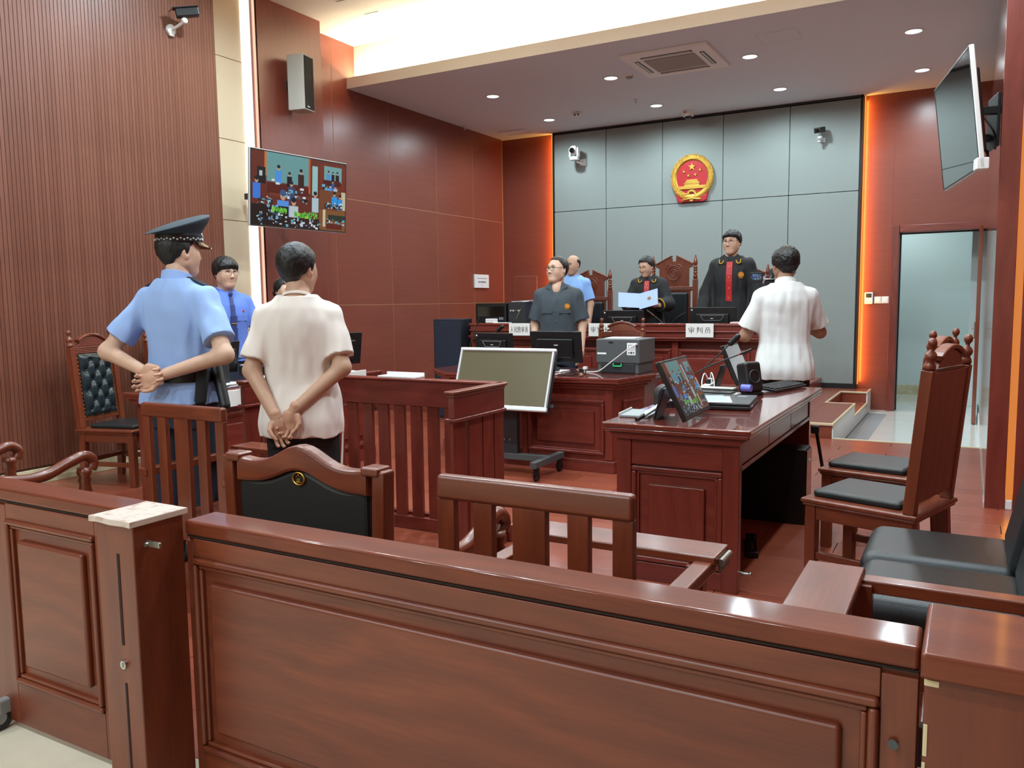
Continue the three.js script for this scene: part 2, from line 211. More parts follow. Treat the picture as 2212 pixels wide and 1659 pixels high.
// left wall: vertical slats, light niche, pilaster, laminate panels
{
  const w = struct('wall_left'); obj('backing', BX(XSLAT - 0.3, XSLAT - 0.009, -0.1, YU, -5.62, ZBACK, 0), M.slatGap, w);
  const h = YU - 0.13, g = B(0.014, h, 0.0298, 0, h / 2 + 0.13, 0, 0.003, 'y'); const mats = [M.slat, phys({ map: tSlat, color: 0xf0e8e4, roughness: 0.42 })], r = rng(3);
  for (let i = 0; i < 112; i++) { const p = new THREE.Mesh(g, mats[(r() * 1.6) | 0]); p.name = 'slat'; p.position.set(XSLAT - 0.007, 0, -5.604 + i * 0.032); p.castShadow = p.receiveShadow = true; w.add(p); }
  obj('flush_panel', BX(XSLAT - 0.014, XSLAT, 0.13, YU, -2.02, ZBACK, 0.002, 'y'), M.slat, w);
  const bb = struct('baseboard_left', [BX(XSLAT, XSLAT + 0.022, 0, 0.115, -5.62, ZBACK, 0.003), BX(XSLAT, XSLAT + 0.03, 0, 0.05, -5.62, ZBACK, 0.003)], M.stone);
  const n = struct('wall_left_niche'); obj('niche_back', BX(XSLAT - 0.42, XSLAT - 0.3, -0.1, YU, -6.5, -5.6, 0), M.cream, n);
  const ys = [0, 0.62, 1.42, 2.22, 3.02, 3.82, YU]; for (let i = 0; i < 6; i++) obj('niche_panel', BX(-6.6, -6.58, ys[i] + 0.003, ys[i + 1] - 0.003, -6.46, -5.6, 0.003), M.cream, n);
  const p = struct('wall_left_pilaster'); obj('pilaster_body', BX(-7.0, XPIL - 0.02, -0.1, YU, -7.29, -6.36, 0), M.wall, p);
  obj('pilaster_face', [BX(XPIL - 0.02, XPIL, 0, YU, -7.3, -6.33, 0.003, 'y'), BX(XPIL - 0.1, XPIL - 0.0, 0, YU, -6.35, -6.325, 0.003, 'y')], M.wallDark, p);
  const q = struct('wall_left_panels'); obj('backing', BX(XL - 0.2, XL - 0.02, -0.2, YU, ZB - 0.1, -7.2, 0), M.seam, q);
  const zs = [-7.27, -7.77, -8.86, -9.95, -10.94, ZB], yy = [0, 1.35, 2.655, YU];
  for (let i = 0; i < 5; i++) for (let j = 0; j < 3; j++) { const y1 = j === 2 && i > 0 ? YU : yy[j + 1]; obj('wall_panel', BX(XL - 0.02, XL, yy[j] + 0.0035, y1 - 0.0035, zs[i + 1] + 0.0035, zs[i] - 0.0035, 0.0015, 'z'), M.wall, q); }
  obj('seam_strip', [2.655, 1.35].map((y) => BX(XL - 0.01, XL - 0.0025, y - 0.0035, y + 0.0035, ZB, -7.27, 0)).concat(zs.slice(1, 5).map((z) => BX(XL - 0.01, XL - 0.0025, 0, YU, z - 0.0035, z + 0.0035, 0))), M.seam, q);
}
// back wall: padded grey panels between wood strips, door at the right
{
  const w = struct('wall_back'); const zw = ZB - 0.05;
  obj('wood_strip', BX(XL - 0.1, -5.83, 0.1, YS + 0.04, zw - 0.05, zw, 0.002, 'x'), M.wall, w);
  obj('wood_strip', BX(-1.335, -0.94, YW, YS + 0.04, zw - 0.05, zw, 0.002, 'x'), M.wall, w);
  obj('wood_header', BX(-0.94, XR + 0.1, 2.285, YS + 0.04, zw - 0.05, zw, 0.002, 'x'), M.wall, w);
  obj('backing', [BX(-5.8, -1.34, 0.1, YS, ZB - 0.06, ZB, 0), BX(-5.85, -1.3, 0, YS + 0.04, zw - 0.06, zw - 0.01, 0), BX(XL - 0.2, -0.94, YW - 0.1, YS + 0.3, zw - 0.3, zw - 0.06, 0), BX(-0.94, XR + 0.5, 2.25, YS + 0.3, zw - 0.3, zw - 0.06, 0)], M.groove, w);
  const xs = [-5.795, -4.92, -4.03, -3.14, -2.235, -1.345], yy = [0.2, 2.757, 3.945];
  for (let i = 0; i < 5; i++) for (let j = 0; j < 2; j++) obj('padded_panel', BX(xs[i] + 0.003, xs[i + 1] - 0.003, yy[j] + 0.003, yy[j + 1] - 0.003, ZB, ZB + 0.06, 0.008, 'y'), M.fabric, w);
  obj('black_frame', [BX(-5.82, -5.795, 0.16, YS, ZB + 0.0, ZB + 0.066, 0.002), BX(-1.345, -1.32, 0.16, YS, ZB + 0.0, ZB + 0.066, 0.002), BX(-5.82, -1.32, 3.948, YS, ZB, ZB + 0.066, 0.002), BX(-5.82, -1.32, 0.14, 0.2, ZB, ZB + 0.07, 0.002)], M.blackTrim, w);
  // service hatch in the wood at the left
  const hx0 = -6.58, hx1 = -6.17;
  const ha = obj('hatch_door', BX(hx0 + 0.004, hx1 - 0.004, 0.9, 1.774, zw, zw + 0.006, 0.001, 'x'), M.wall, w); obj('hatch_edge', [BX(hx0, hx0 + 0.004, 0.9, 1.778, zw, zw + 0.004, 0), BX(hx1 - 0.004, hx1, 0.9, 1.778, zw, zw + 0.004, 0), BX(hx0, hx1, 1.774, 1.778, zw, zw + 0.004, 0)], M.seam, w);
  obj('knob', sph(0.014, hx1 - 0.04, 1.46, zw + 0.02), M.brass, w);
  // door frame and the leaf that stands open into the room along the right wall
  const d = struct('door_1');
  obj('door_frame', [BX(-0.94, -0.845, YW, 2.285, ZB - 0.3, ZB + 0.02, 0.008, 'y'), BX(-0.845, XR + 0.05, 2.19, 2.285, ZB - 0.3, ZB + 0.02, 0.008, 'x')], M.desk, d);
  obj('door_stop', [BX(-0.845, -0.83, YW, 2.19, ZB - 0.2, ZB - 0.15, 0.003), BX(-0.83, XR, 2.175, 2.19, ZB - 0.2, ZB - 0.15, 0.003)], M.blackTrim, d);
  const leaf = obj('door_leaf', BX(0.05, 0.092, YW + 0.01, 2.17, -11.8, -10.93, 0.004, 'y'), phys({ map: tWall, roughness: 0.12, clearcoat: 1, clearcoatRoughness: 0.05 }), d);
  obj('door_handle', [BX(0.036, 0.05, 0.86, 1.06, -11.02, -10.99, 0.003), tube([[0.03, 0.98, -11.0], [0.0, 0.98, -11.0], [-0.005, 0.98, -11.05], [-0.005, 0.98, -11.12]], 0.008, 16)], M.steel, leaf);
}
// right wall
{
  const w = struct('wall_right'); const gl = phys({ map: tWall, roughness: 0.12, clearcoat: 0.8, clearcoatRoughness: 0.08 });
  obj('gloss_panel', BX(XR, XR + 0.04, YW, YU, ZB - 0.05, ZPR - 0.02, 0.003, 'y'), gl, w);
  obj('pier_face', [BX(XR, 0.235, -0.1, YU, ZPR - 0.06, ZPR, 0.004, 'y'), BX(0.275, XR2 + 0.1, -0.1, YU, ZPR - 0.06, ZPR, 0.004, 'y')], M.desk, w);
  obj('pier_core', BX(XR + 0.04, XR2 + 0.3, -0.2, YU, ZB - 0.2, ZPR - 0.075, 0), M.groove, w);
  obj('near_panel', BX(XR2, XR2 + 0.1, -0.1, YU, ZPR - 0.1, ZBACK, 0.003, 'y'), M.wall, w);
  struct('baseboard_right', BX(XR - 0.008, XR, YW, 0.0, -11.8, ZPR, 0.002), M.whiteP);
}
// wall behind the gallery, ceilings, cove
{
  struct('wall_rear', BX(XSLAT - 0.6, XR2 + 0.3, -0.1, YU, ZBACK, ZBACK + 0.1, 0), M.cream);
  const c = struct('ceiling'); obj('upper_ceiling', BX(XL - 0.3, XR2 + 0.4, YU, YU + 0.12, -8.32, ZBACK + 0.1, 0), M.ceilingW, c);
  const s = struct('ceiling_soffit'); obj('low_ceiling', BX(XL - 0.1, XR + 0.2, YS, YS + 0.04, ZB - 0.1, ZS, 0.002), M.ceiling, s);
  obj('cove_lip', BX(XL - 0.1, XR + 0.2, YS + 0.0005, YLIP, ZS - 0.018, ZS + 0.002, 0.002), M.ceilingW, s);
  obj('cove_riser', BX(XL - 0.1, XR + 0.2, YS + 0.04, YU, -8.26, -8.2, 0), M.ceilingW, s);
  // corridor behind the door
  const k = struct('wall_corridor');
  obj('far_wall', BX(-3, 0.0, YW, 2.9, -14.2, -14.05, 0), M.corridor, k); obj('return_wall', BX(-0.02, 1.2, YW, 2.9, -14.05, -12.75, 0.004), M.corridor, k); obj('side_wall', BX(-2.6, -2.5, YW, 2.9, -14.1, ZB - 0.3, 0), M.corridor, k); obj('end_wall', BX(0.9, 1.0, YW, 2.9, -12.8, ZB - 0.3, 0), M.corridor, k);
  obj('corridor_ceiling', BX(-3, 1.2, 2.9, 3.0, -14.2, ZB - 0.3, 0), M.ceilingW, k);
  struct('baseboard_corridor', [BX(-2.5, -0.02, YW, 0.0, -14.05, -14.03, 0.003), BX(-0.04, -0.02, YW, 0.0, -14.03, -12.75, 0.003)], M.stone);
}
// ---------------------------------------------------------------- lamps
function downlight(x, y, z, label, cd, group, r = 0.075) {
  const t = thing('downlight', label, 'downlight', [x, y, z], 0, group);
  obj('trim_ring', lathe([[r, -0.001], [r + 0.004, -0.007], [r + 0.016, -0.006], [r + 0.02, 0], [r, 0]], 0, 0, 0, 32), M.white, t);
  obj('lamp_lens', cyl(r, r, 0.004, 0, -0.003, 0, 32), glow(COOL, 9), t);
  spot(COOL, cd, [x, y - 0.02, z], [x, 0, z], 88, 0.4, 3.5); return t;
}
const LX = [-5.44, -3.82, -2.2, -0.6], ord = ['first', 'second', 'third', 'fourth'];
for (const [j, z] of [[0, -9.31], [1, -10.92]]) LX.forEach((x, i) => downlight(x, YS, z, `round white downlight, ${ord[i]} from left in the ${j ? 'row nearest the grey wall' : 'row nearest the cove light'}`, LV.down, 'downlights in the low ceiling'));
// the higher ceiling and the gallery carry the same fittings, out of the picture
for (const z of [-5.2, -3.4]) for (const x of [-5.0, -3.4, -1.8, -0.3]) downlight(x, YU, z, 'round white downlight in the high ceiling over the well', LV.upper, 'downlights in the high ceiling over the well', 0.09);
for (const z of [0.6, 3.2]) for (const x of [-5.0, -3.2, -1.4]) downlight(x, YU, z, 'round white downlight in the high ceiling over the gallery', LV.gallery, 'downlights in the high ceiling over the gallery', 0.09);
// cove light behind the lip
{
  const t = thing('cove_light', 'long warm white light strip hidden behind the ceiling lip', 'light strip', [0, 0, 0]);
  obj('led_strip', BX(XL + 0.05, XR, YS + 0.085, YS + 0.1, -8.165, -8.125, 0.001), glow(WARM, 3), t);
  for (let i = 0; i < 4; i++) rectLight(WARM, LV.cove, 1.68, 0.05, [XL + 0.9 + i * 1.7, YS + 0.106, -8.145], [XL + 0.9 + i * 1.7, YU + 1, -8.0]);
}
// tall light strip in the niche beside the slatted wall
{
  const t = thing('strip_light', 'tall warm white light strip in the niche beside the slatted wall', 'light strip', [0, 0, 0]);
  obj('led_diffuser', BX(-6.578, -6.566, 0.05, YU - 0.02, -6.32, -6.2, 0.002), glow(SOFTWARM, 6), t);
  rectLight(WARM, LV.strip, 0.1, 4.4, [-6.56, 2.28, -6.26], [-5.5, 2.28, -6.1]);
}
// amber strips beside the padded wall and in the right pier
for (const [x, s, lab] of [[-5.835, -1, 'amber light strip along the left edge of the grey padded wall'], [-1.305, 1, 'amber light strip along the right edge of the grey padded wall']]) {
  const t = thing('strip_light', lab, 'light strip', [0, 0, 0]);
  obj('led_diffuser', BX(Math.min(x, x + 0.012 * s), Math.max(x, x + 0.012 * s), 0.2, YS - 0.02, ZB + 0.005, ZB + 0.04, 0.001), glow(AMBER, 3), t);
  rectLight(AMBER, LV.amber, 0.03, 3.7, [x + 0.016 * s, 2.08, ZB + 0.022], [x + 1 * s, 2.08, ZB - 0.75]);
}
{
  const t = thing('strip_light', 'amber light strip standing in the wooden pier by the right edge', 'light strip', [0, 0, 0]);
  obj('led_diffuser', BX(0.235, 0.275, 0.06, YU - 0.02, ZPR - 0.05, ZPR - 0.02, 0.002), glow(new THREE.Color(1, 0.3, 0.055), 2.2), t); obj('end_cap', BX(0.235, 0.275, 0, 0.06, ZPR - 0.05, ZPR - 0.005, 0.004), M.whiteP, t);
  rectLight(AMBER, LV.ambR, 0.035, 4.3, [0.255, 2.25, ZPR - 0.012], [0.255, 2.25, 0]);
}
{
  const t = thing('ceiling_lamp', 'flat ceiling lamp in the corridor behind the door', 'lamp', [-1.0, 2.9, -13.2]);
  obj('lamp_frame', B(0.64, 0.03, 0.64, 0, -0.015, 0, 0.004), M.white, t); obj('lamp_panel', B(0.6, 0.006, 0.6, 0, -0.032, 0, 0.001), glow(COOL, 3), t);
  rectLight(new THREE.Color(0.82, 0.98, 1), LV.corr, 0.6, 0.6, [-1.0, 2.86, -13.2], [-1.0, 0, -13.2]);
}
// ---------------------------------------------------------------- furniture
const faceTo = (fx, fz) => Math.atan2(fx, fz);
function polyTop(pts, y, h, bevel, grain = 'x') { // slab from a polygon of [x, z]
  const g = flat(new THREE.ExtrudeGeometry(shape(pts.map(([x, z]) => [x, -z])), { depth: h - 2 * bevel, bevelEnabled: true, bevelThickness: bevel, bevelSize: bevel, bevelOffset: -bevel, bevelSegments: 2 }));
  g.rotateX(-PI / 2); g.translate(0, y + bevel, 0); return woodUV(g, grain);
}
function grow(pts, d) { let cx = 0, cz = 0; for (const p of pts) { cx += p[0] / pts.length; cz += p[1] / pts.length; } return pts.map(([x, z]) => [x + Math.sign(x - cx) * d, z + Math.sign(z - cz) * d]); }
// ---- desk of the defence, right of the well
{
  const x0 = -1.549, x1 = -0.833, z0 = -5.66, z1 = -3.65, cx = (x0 + x1) / 2, cz = (z0 + z1) / 2;
  const t = thing('desk', 'glossy mahogany desk with open kneehole beside the two tufted chairs at right', 'desk', [cx, 0, cz]);
  const w = x1 - x0, d = z1 - z0;
  obj('desk_top', [B(w, 0.024, d, 0, 0.763, 0, 0.007, 'z'), B(w - 0.012, 0.02, d - 0.012, 0, 0.741, 0, 0.007, 'z')], M.deskTop, t);
  obj('top_moulding', [ext(shape([[-w / 2 + 0.02, 0], [w / 2 - 0.02, 0], [w / 2 - 0.06, -0.035], [-w / 2 + 0.06, -0.035]]), d - 0.06, 0.002, 0, 0.731, 0, 'z')], M.desk, t);
  const bw = w - 0.12, bd = d - 0.13;
  obj('end_panel', [B(bw, 0.7, 0.03, 0, 0.35, bd / 2 - 0.02, 0.003, 'x'), B(0.075, 0.7, 0.03, -bw / 2 + 0.0375, 0.35, bd / 2 + 0.002, 0.004, 'y'), B(0.075, 0.7, 0.03, bw / 2 - 0.0375, 0.35, bd / 2 + 0.002, 0.004, 'y')], M.desk, t);
  obj('frieze', B(bw - 0.15, 0.13, 0.02, 0, 0.635, bd / 2 + 0.001, 0.004, 'x'), M.desk, t);
  obj('plinth', B(bw - 0.15, 0.09, 0.02, 0, 0.045, bd / 2 + 0.001, 0.004, 'x'), M.desk, t);
  raisedPanel(t, M.desk, bw - 0.15, 0.47, 0, 0.33, bd / 2 - 0.004);
  obj('end_panel', B(bw, 0.7, 0.04, 0, 0.35, -bd / 2 + 0.02, 0.003, 'y'), M.desk, t);
  obj('front_panel', B(0.03, 0.7, bd - 0.06, -bw / 2 + 0.02, 0.35, 0, 0.003, 'y'), M.desk, t);
  for (let i = 0; i < 3; i++) { const dw = (bd - 0.1) / 3, dz = bd / 2 - 0.05 - dw / 2 - i * dw; const dr = obj('drawer', B(0.02, 0.105, dw - 0.008, bw / 2 - 0.016, 0.648, dz, 0.003, 'z'), M.desk, t); }
  obj('drawer_box', BX(-bw / 2 + 0.04, bw / 2 - 0.03, 0.592, 0.7, -bd / 2 + 0.04, bd / 2 - 0.04, 0), M.desk, t);
  obj('drawer_rail', B(0.03, 0.022, bd - 0.04, bw / 2 - 0.012, 0.582, 0, 0.005, 'z'), M.desk, t);
  obj('chrome_knob', [cyl(0.008, 0.008, 0.05, bw / 2 + 0.02, 0.09, bd / 2 - 0.035, 12, [0, 0, PI / 2]), sph(0.01, bw / 2 + 0.045, 0.09, bd / 2 - 0.035)], M.steel, t);
  const c = thing('computer_tower', 'black computer tower standing on the floor under the right desk', 'computer', [-1.05, 0, -5.15]);
  obj('case', B(0.44, 0.46, 0.19, 0, 0.23, 0, 0.008), M.blackP, c); obj('front_panel', B(0.012, 0.44, 0.17, 0.222, 0.23, 0, 0.004), M.blackGloss, c); obj('badge', B(0.004, 0.02, 0.06, 0.229, 0.38, 0, 0.001), M.silver, c);
  const e = thing('power_strip', 'black power strip with brass contacts on the floor under the right desk', 'power strip', [-1.0, 0, -4.45], 0.25);
  obj('case', B(0.06, 0.035, 0.36, 0, 0.0175, 0, 0.006), M.blackP, e); obj('contact_bar', [B(0.012, 0.004, 0.1, 0.0, 0.037, 0.06, 0.001), B(0.008, 0.004, 0.04, 0.015, 0.037, -0.08, 0.001)], M.brass, e);
}
// ---- clerk's desk in the centre
const clerkPoly = [[-3.95, -5.86], [-2.346, -5.86], [-2.235, -6.42], [-2.235, -6.72], [-4.32, -6.72], [-4.32, -6.22]];
{
  const t = thing('desk', "clerk's mahogany desk with cut corners below the judges' bench", 'desk');
  obj('desk_top', [polyTop(clerkPoly, 0.736, 0.024, 0.007), polyTop(grow(clerkPoly, -0.006), 0.716, 0.02, 0.006)], M.deskTop, t);
  obj('top_moulding', [polyTop(grow(clerkPoly, -0.03), 0.69, 0.026, 0.008), polyTop(grow(clerkPoly, -0.05), 0.668, 0.022, 0.006)], M.desk, t);
  const body = grow(clerkPoly, -0.075);
  obj('body', [polyTop(body, 0.0, 0.67, 0.002, 'y')], M.desk, t); obj('plinth', polyTop(grow(clerkPoly, -0.06), 0, 0.085, 0.004), M.desk, t); obj('plinth_moulding', polyTop(grow(clerkPoly, -0.056), 0.085, 0.012, 0.004), M.desk, t);
  const zf = -5.86 - 0.075;
  obj('stile', B(0.06, 0.56, 0.02, -2.452, 0.385, zf + 0.004, 0.004, 'y'), M.desk, t); obj('stile', B(0.05, 0.56, 0.02, -3.2, 0.385, zf + 0.004, 0.004, 'y'), M.desk, t);
  raisedPanel(t, M.desk, 0.68, 0.44, -2.83, 0.36, zf); raisedPanel(t, M.desk, 0.66, 0.44, -3.55, 0.36, zf);
  const a = Math.atan2(0.112, 0.56); raisedPanel(t, M.desk, 0.3, 0.44, -2.357, 0.36, -6.2, PI / 2 - a);
}
// ---- the judges' bench
{
  const x0 = -5.14, x1 = -1.8, cx = (x0 + x1) / 2, L = x1 - x0;
  const t = thing('judges_bench', "long raised mahogany judges' bench across the back of the courtroom", 'bench', [cx, 0, -8.15]);
  obj('bench_ledge', [B(L, 0.028, 0.17, 0, 1.106, -0.085, 0.008, 'x')], M.deskTop, t); obj('ledge_back', B(L - 0.05, 0.24, 0.03, 0, 0.98, -0.14, 0.004, 'x'), M.desk, t); obj('work_surface', B(L, 0.03, 0.36, 0, 0.885, -0.31, 0.006, 'x'), M.deskTop, t); for (const s of [-1, 1]) obj('bench_end', B(0.04, 0.59, 0.2, s * (L / 2 - 0.05), 0.575, -0.34, 0.004, 'y'), M.desk, t);
  obj('front_rail', [B(L - 0.03, 0.05, 0.05, 0, 1.067, -0.04, 0.004, 'x'), B(L - 0.01, 0.016, 0.07, 0, 1.036, -0.034, 0.006, 'x'), B(L - 0.03, 0.05, 0.05, 0, 1.003, -0.045, 0.004, 'x'), B(L + 0.005, 0.018, 0.09, 0, 0.968, -0.03, 0.007, 'x'), B(L - 0.01, 0.02, 0.07, 0, 0.948, -0.035, 0.008, 'x')], M.desk, t);
  obj('body', B(L - 0.08, 0.86, 0.16, 0, 0.43, -0.155, 0.004, 'y'), M.desk, t); obj('plinth', B(L - 0.05, 0.11, 0.18, 0, 0.055, -0.15, 0.006, 'x'), M.desk, t);
  for (let i = 0; i < 4; i++) { const w = (L - 0.1) / 4, x = -L / 2 + 0.05 + w * (i + 0.5); raisedPanel(t, M.desk, w - 0.09, 0.66, x, 0.52, -0.075); obj('stile', B(0.07, 0.8, 0.02, x - w / 2, 0.53, -0.07, 0.004, 'y'), M.desk, t); }
}
// ---- prosecutors' desk along the left
{
  const x0 = -5.07, x1 = -4.52, z0 = -5.74, z1 = -3.57, cx = (x0 + x1) / 2, cz = (z0 + z1) / 2, w = x1 - x0, d = z1 - z0;
  const t = thing('desk', "prosecutors' mahogany desk standing before the slatted wall at left", 'desk', [cx, 0, cz]);
  obj('desk_top', [B(w, 0.024, d, 0, 0.763, 0, 0.007, 'z'), B(w - 0.012, 0.02, d - 0.012, 0, 0.741, 0, 0.007, 'z')], M.deskTop, t);
  obj('top_moulding', ext(shape([[-w / 2 + 0.02, 0], [w / 2 - 0.02, 0], [w / 2 - 0.06, -0.035], [-w / 2 + 0.06, -0.035]]), d - 0.06, 0.002, 0, 0.731, 0, 'z'), M.desk, t);
  obj('body', [BX(w / 2 - 0.1, w / 2 - 0.07, 0, 0.7, -d / 2 + 0.07, d / 2 - 0.07, 0.003, 'z'), BX(-w / 2 + 0.06, w / 2 - 0.06, 0, 0.7, d / 2 - 0.1, d / 2 - 0.07, 0.003, 'y'), BX(-w / 2 + 0.06, w / 2 - 0.06, 0, 0.7, -d / 2 + 0.07, -d / 2 + 0.1, 0.003, 'y'), BX(w / 2 - 0.085, w / 2 - 0.055, 0, 0.1, -d / 2 + 0.06, d / 2 - 0.06, 0.004, 'z')], M.desk, t);
  for (let i = 0; i < 3; i++) { const l = (d - 0.2) / 3; raisedPanel(t, M.desk, l - 0.06, 0.47, w / 2 - 0.07, 0.37, d / 2 - 0.1 - l * (i + 0.5), PI / 2); }
}
// ---- the dock
{
  const x0 = -3.75, x1 = -2.275, zf = -3.94, zn = -3.43;
  const t = thing('dock', 'dark wooden slatted dock around the man in the pale T-shirt', 'dock');
  const W = x1 - x0;
  obj('front_rail', [BX(x0, x1, 0.752, 0.9, zf - 0.02, zf + 0.02, 0.004, 'x')], M.desk, t);
  obj('front_cap', [BX(x0 - 0.01, x1 + 0.01, 0.9, 0.915, zf - 0.05, zf + 0.03, 0.005, 'x'), BX(x0 - 0.005, x1 + 0.005, 0.882, 0.9, zf - 0.04, zf - 0.02, 0.006, 'x')], M.desk, t);
  obj('bottom_rail', [BX(x0, x1, 0.0, 0.08, zf - 0.02, zf + 0.02, 0.004, 'x'), BX(x0 - 0.02, x1 + 0.04, 0.0, 0.1, zf - 0.06, zf - 0.02, 0.01, 'x')], M.desk, t);
  for (let i = 0; i < 12; i++) { const a = -3.7055 + i * 0.1215; if (a + 0.07 > x1) break; obj('slat', BX(a - 0.044, a + 0.033, 0.08, 0.752, zf - 0.012, zf + 0.012, 0.003, 'y'), M.desk, t); }
  obj('slat', BX(-2.36, x1, 0.08, 0.752, zf - 0.012, zf + 0.012, 0.003, 'y'), M.desk, t);
  for (const [xs, sgn] of [[x1, 1], [x0, -1]]) {
    obj('side_rail', BX(xs - 0.02, xs + 0.02, 0.775, 0.9, zf, zn, 0.004, 'z'), M.desk, t);
    obj('side_cap', [BX(xs - 0.032, xs + 0.032, 0.898, 0.915, zf - 0.02, zn + 0.02, 0.006, 'z'), BX(xs - 0.026, xs + 0.026, 0.884, 0.898, zf, zn + 0.012, 0.005, 'z')], M.chair, t);
    obj('side_moulding', BX(xs - 0.034, xs + 0.034, 0.757, 0.775, zf, zn + 0.015, 0.006, 'z'), M.desk, t);
    obj('side_plinth', [BX(xs - 0.024, xs + 0.024, 0, 0.08, zf, zn, 0.005, 'z')], M.desk, t);
    const zz = [zn, zn - 0.115, zn - 0.15, zn - 0.28, zn - 0.29, zn - 0.4, zn - 0.41, zf]; for (let i = 0; i < 8; i += 2) obj('slat', BX(xs - 0.012, xs + 0.012, 0.08, 0.757, zz[i + 1], zz[i], 0.003, 'y'), M.desk, t);
  }
  const p = thing('document_tray', 'thin white document tray lying on the front rail of the dock', 'tray', [-2.99, 0.915, -3.96]); obj('tray_base', B(0.28, 0.012, 0.1, 0, 0.006, -0.01, 0.003), M.whiteP, p); obj('tray_lip', B(0.28, 0.022, 0.008, 0, 0.018, -0.056, 0.002), M.whiteP, p);
}
// ---- low barrier between well and gallery
{
  const yT = 0.80, z = -1.41;
  function section(name, label, x0, x1, pan) {
    const t = thing(name, label, 'barrier', [(x0 + x1) / 2, 0, z - 0.03]); const w = x1 - x0;
    obj('top_rail', [B(w, 0.04, 0.105, 0, yT - 0.02, -0.03, 0.008, 'x')], M.rail, t); obj('rail_groove', B(w - 0.004, 0.006, 0.074, 0, yT - 0.043, -0.02, 0.001, 'x'), M.groove, t);
    obj('body', [B(w, yT - 0.066, 0.04, 0, (yT - 0.066) / 2 + 0.02, -0.012, 0.003, 'x')], M.barrier, t);
    const pw = pan[1] - pan[0], px = (pan[0] + pan[1]) / 2 - (x0 + x1) / 2, ph = 0.535, py = 0.435;
    obj('stile', B(px - pw / 2 + w / 2 - 0.002, yT - 0.08, 0.012, (-w / 2 + px - pw / 2) / 2, 0.385, 0.012, 0.002, 'y'), M.barrier, t); obj('stile', B(w / 2 - px - pw / 2 - 0.002, yT - 0.08, 0.012, (w / 2 + px + pw / 2) / 2, 0.385, 0.012, 0.002, 'y'), M.barrier, t);
    obj('top_board', B(pw, 0.05, 0.012, px, 0.727, 0.012, 0.002, 'x'), M.barrier, t); obj('foot_board', B(pw, 0.14, 0.012, px, 0.095, 0.012, 0.002, 'x'), M.barrier, t);
    obj('panel_moulding', [...ringXY(pw, ph, 0.018, 0.026, px, py, 0.016, 0.008), ...ringXY(pw - 0.036, ph - 0.036, 0.012, 0.016, px, py, 0.012, 0.005)], M.barrier, t);
    const rp = obj('raised_panel', B(pw - 0.115, ph - 0.125, 0.022, px, py, 0.014, 0.01, 'x'), M.barrier, t);
    return t;
  }
  section('barrier_section', 'long waist-high wooden barrier section across the foreground', -1.79, -0.05, [-1.825 + 0.06, -0.107]);
  const g = section('barrier_gate', 'wheeled wooden barrier gate left of the worn white-topped post', -2.9, -1.945, [-2.63, -2.185]);
  const wl = obj('caster_wheel', [cyl(0.042, 0.042, 0.024, 0.955 / 2 - 0.955 - 0.0 + 0.2, 0.042, 0.05, 24, [0, 0.5, 0].map((a, i) => (i === 2 ? PI / 2 : 0)))], M.darkGrey, g); obj('caster_fork', [B(0.034, 0.05, 0.05, -0.278, 0.075, 0.03, 0.008), cyl(0.02, 0.02, 0.03, -0.278, 0.042, 0.05, 16, [0, 0, PI / 2])], M.midGrey, g);
  const p = thing('barrier_post', 'square barrier post with a worn whitish top and a steel latch', 'post', [-1.868, 0, -1.345]);
  obj('shaft', B(0.145, 0.815, 0.15, 0, 0.4075, 0, 0.004, 'y'), M.barrier, p); obj('worn_cap', [ext(shape([[-0.085, -0.086], [-0.05, -0.082], [0.0, -0.088], [0.05, -0.084], [0.078, -0.086], [0.08, 0.085], [-0.083, 0.084], [-0.08, 0.02]]), 0.016, 0.002).rotateX(-PI / 2).translate(0, 0.823, 0)], std({ map: tex(128, 128, (u, v) => { const a = pnoise(u, v, 9, 9, 4), b = pnoise(u, v, 30, 30, 9); const k = sstep(-0.5, 0.0, a + b * 0.5); return [lerp(178, 202, k), lerp(152, 186, k), lerp(138, 174, k)]; }, true, [6, 6]), roughness: 0.6 }), p);
  obj('groove', [B(0.01, 0.24, 0.004, 0.01, 0.62, 0.0745, 0.001), B(0.008, 0.24, 0.004, 0.012, 0.28, 0.0745, 0.001)], M.groove, p); obj('lock_cylinder', [cyl(0.011, 0.011, 0.01, 0.012, 0.45, 0.077, 20, [PI / 2, 0, 0]), B(0.003, 0.012, 0.003, 0.012, 0.45, 0.083, 0.0005)], M.steel, p);
  obj('latch', [B(0.055, 0.016, 0.01, 0.095, 0.765, 0.035, 0.004), cyl(0.006, 0.006, 0.012, 0.08, 0.765, 0.042, 10, [PI / 2, 0, 0])], M.dullSteel, p);
  const q = thing('barrier_pier', 'broad wooden barrier pier at the lower right edge', 'post', [0.16, 0, -1.415]);
  obj('shaft', B(0.4, 0.8, 0.2, 0, 0.4, 0, 0.004, 'y'), M.barrier, q); obj('top_slab', B(0.41, 0.04, 0.235, 0, 0.82, 0, 0.007, 'x'), M.rail, q); obj('face_panel', [...ringXY(0.26, 0.5, 0.018, 0.014, 0.06, 0.38, 0.106, 0.006), B(0.15, 0.38, 0.012, 0.06, 0.38, 0.104, 0.006, 'y')], M.barrier, q);
  obj('bare_edge', [B(0.006, 0.05, 0.003, -0.196, 0.7, 0.1005, 0.001), B(0.005, 0.09, 0.003, -0.197, 0.62, 0.1005, 0.001), B(0.02, 0.01, 0.003, -0.19, 0.79, 0.1005, 0.001)], M.trim, q);
  obj('screw_plug', cyl(0.008, 0.008, 0.004, -0.245, 0.63, -0.0, 16, [PI / 2, 0, 0]), M.greyP, q);
}
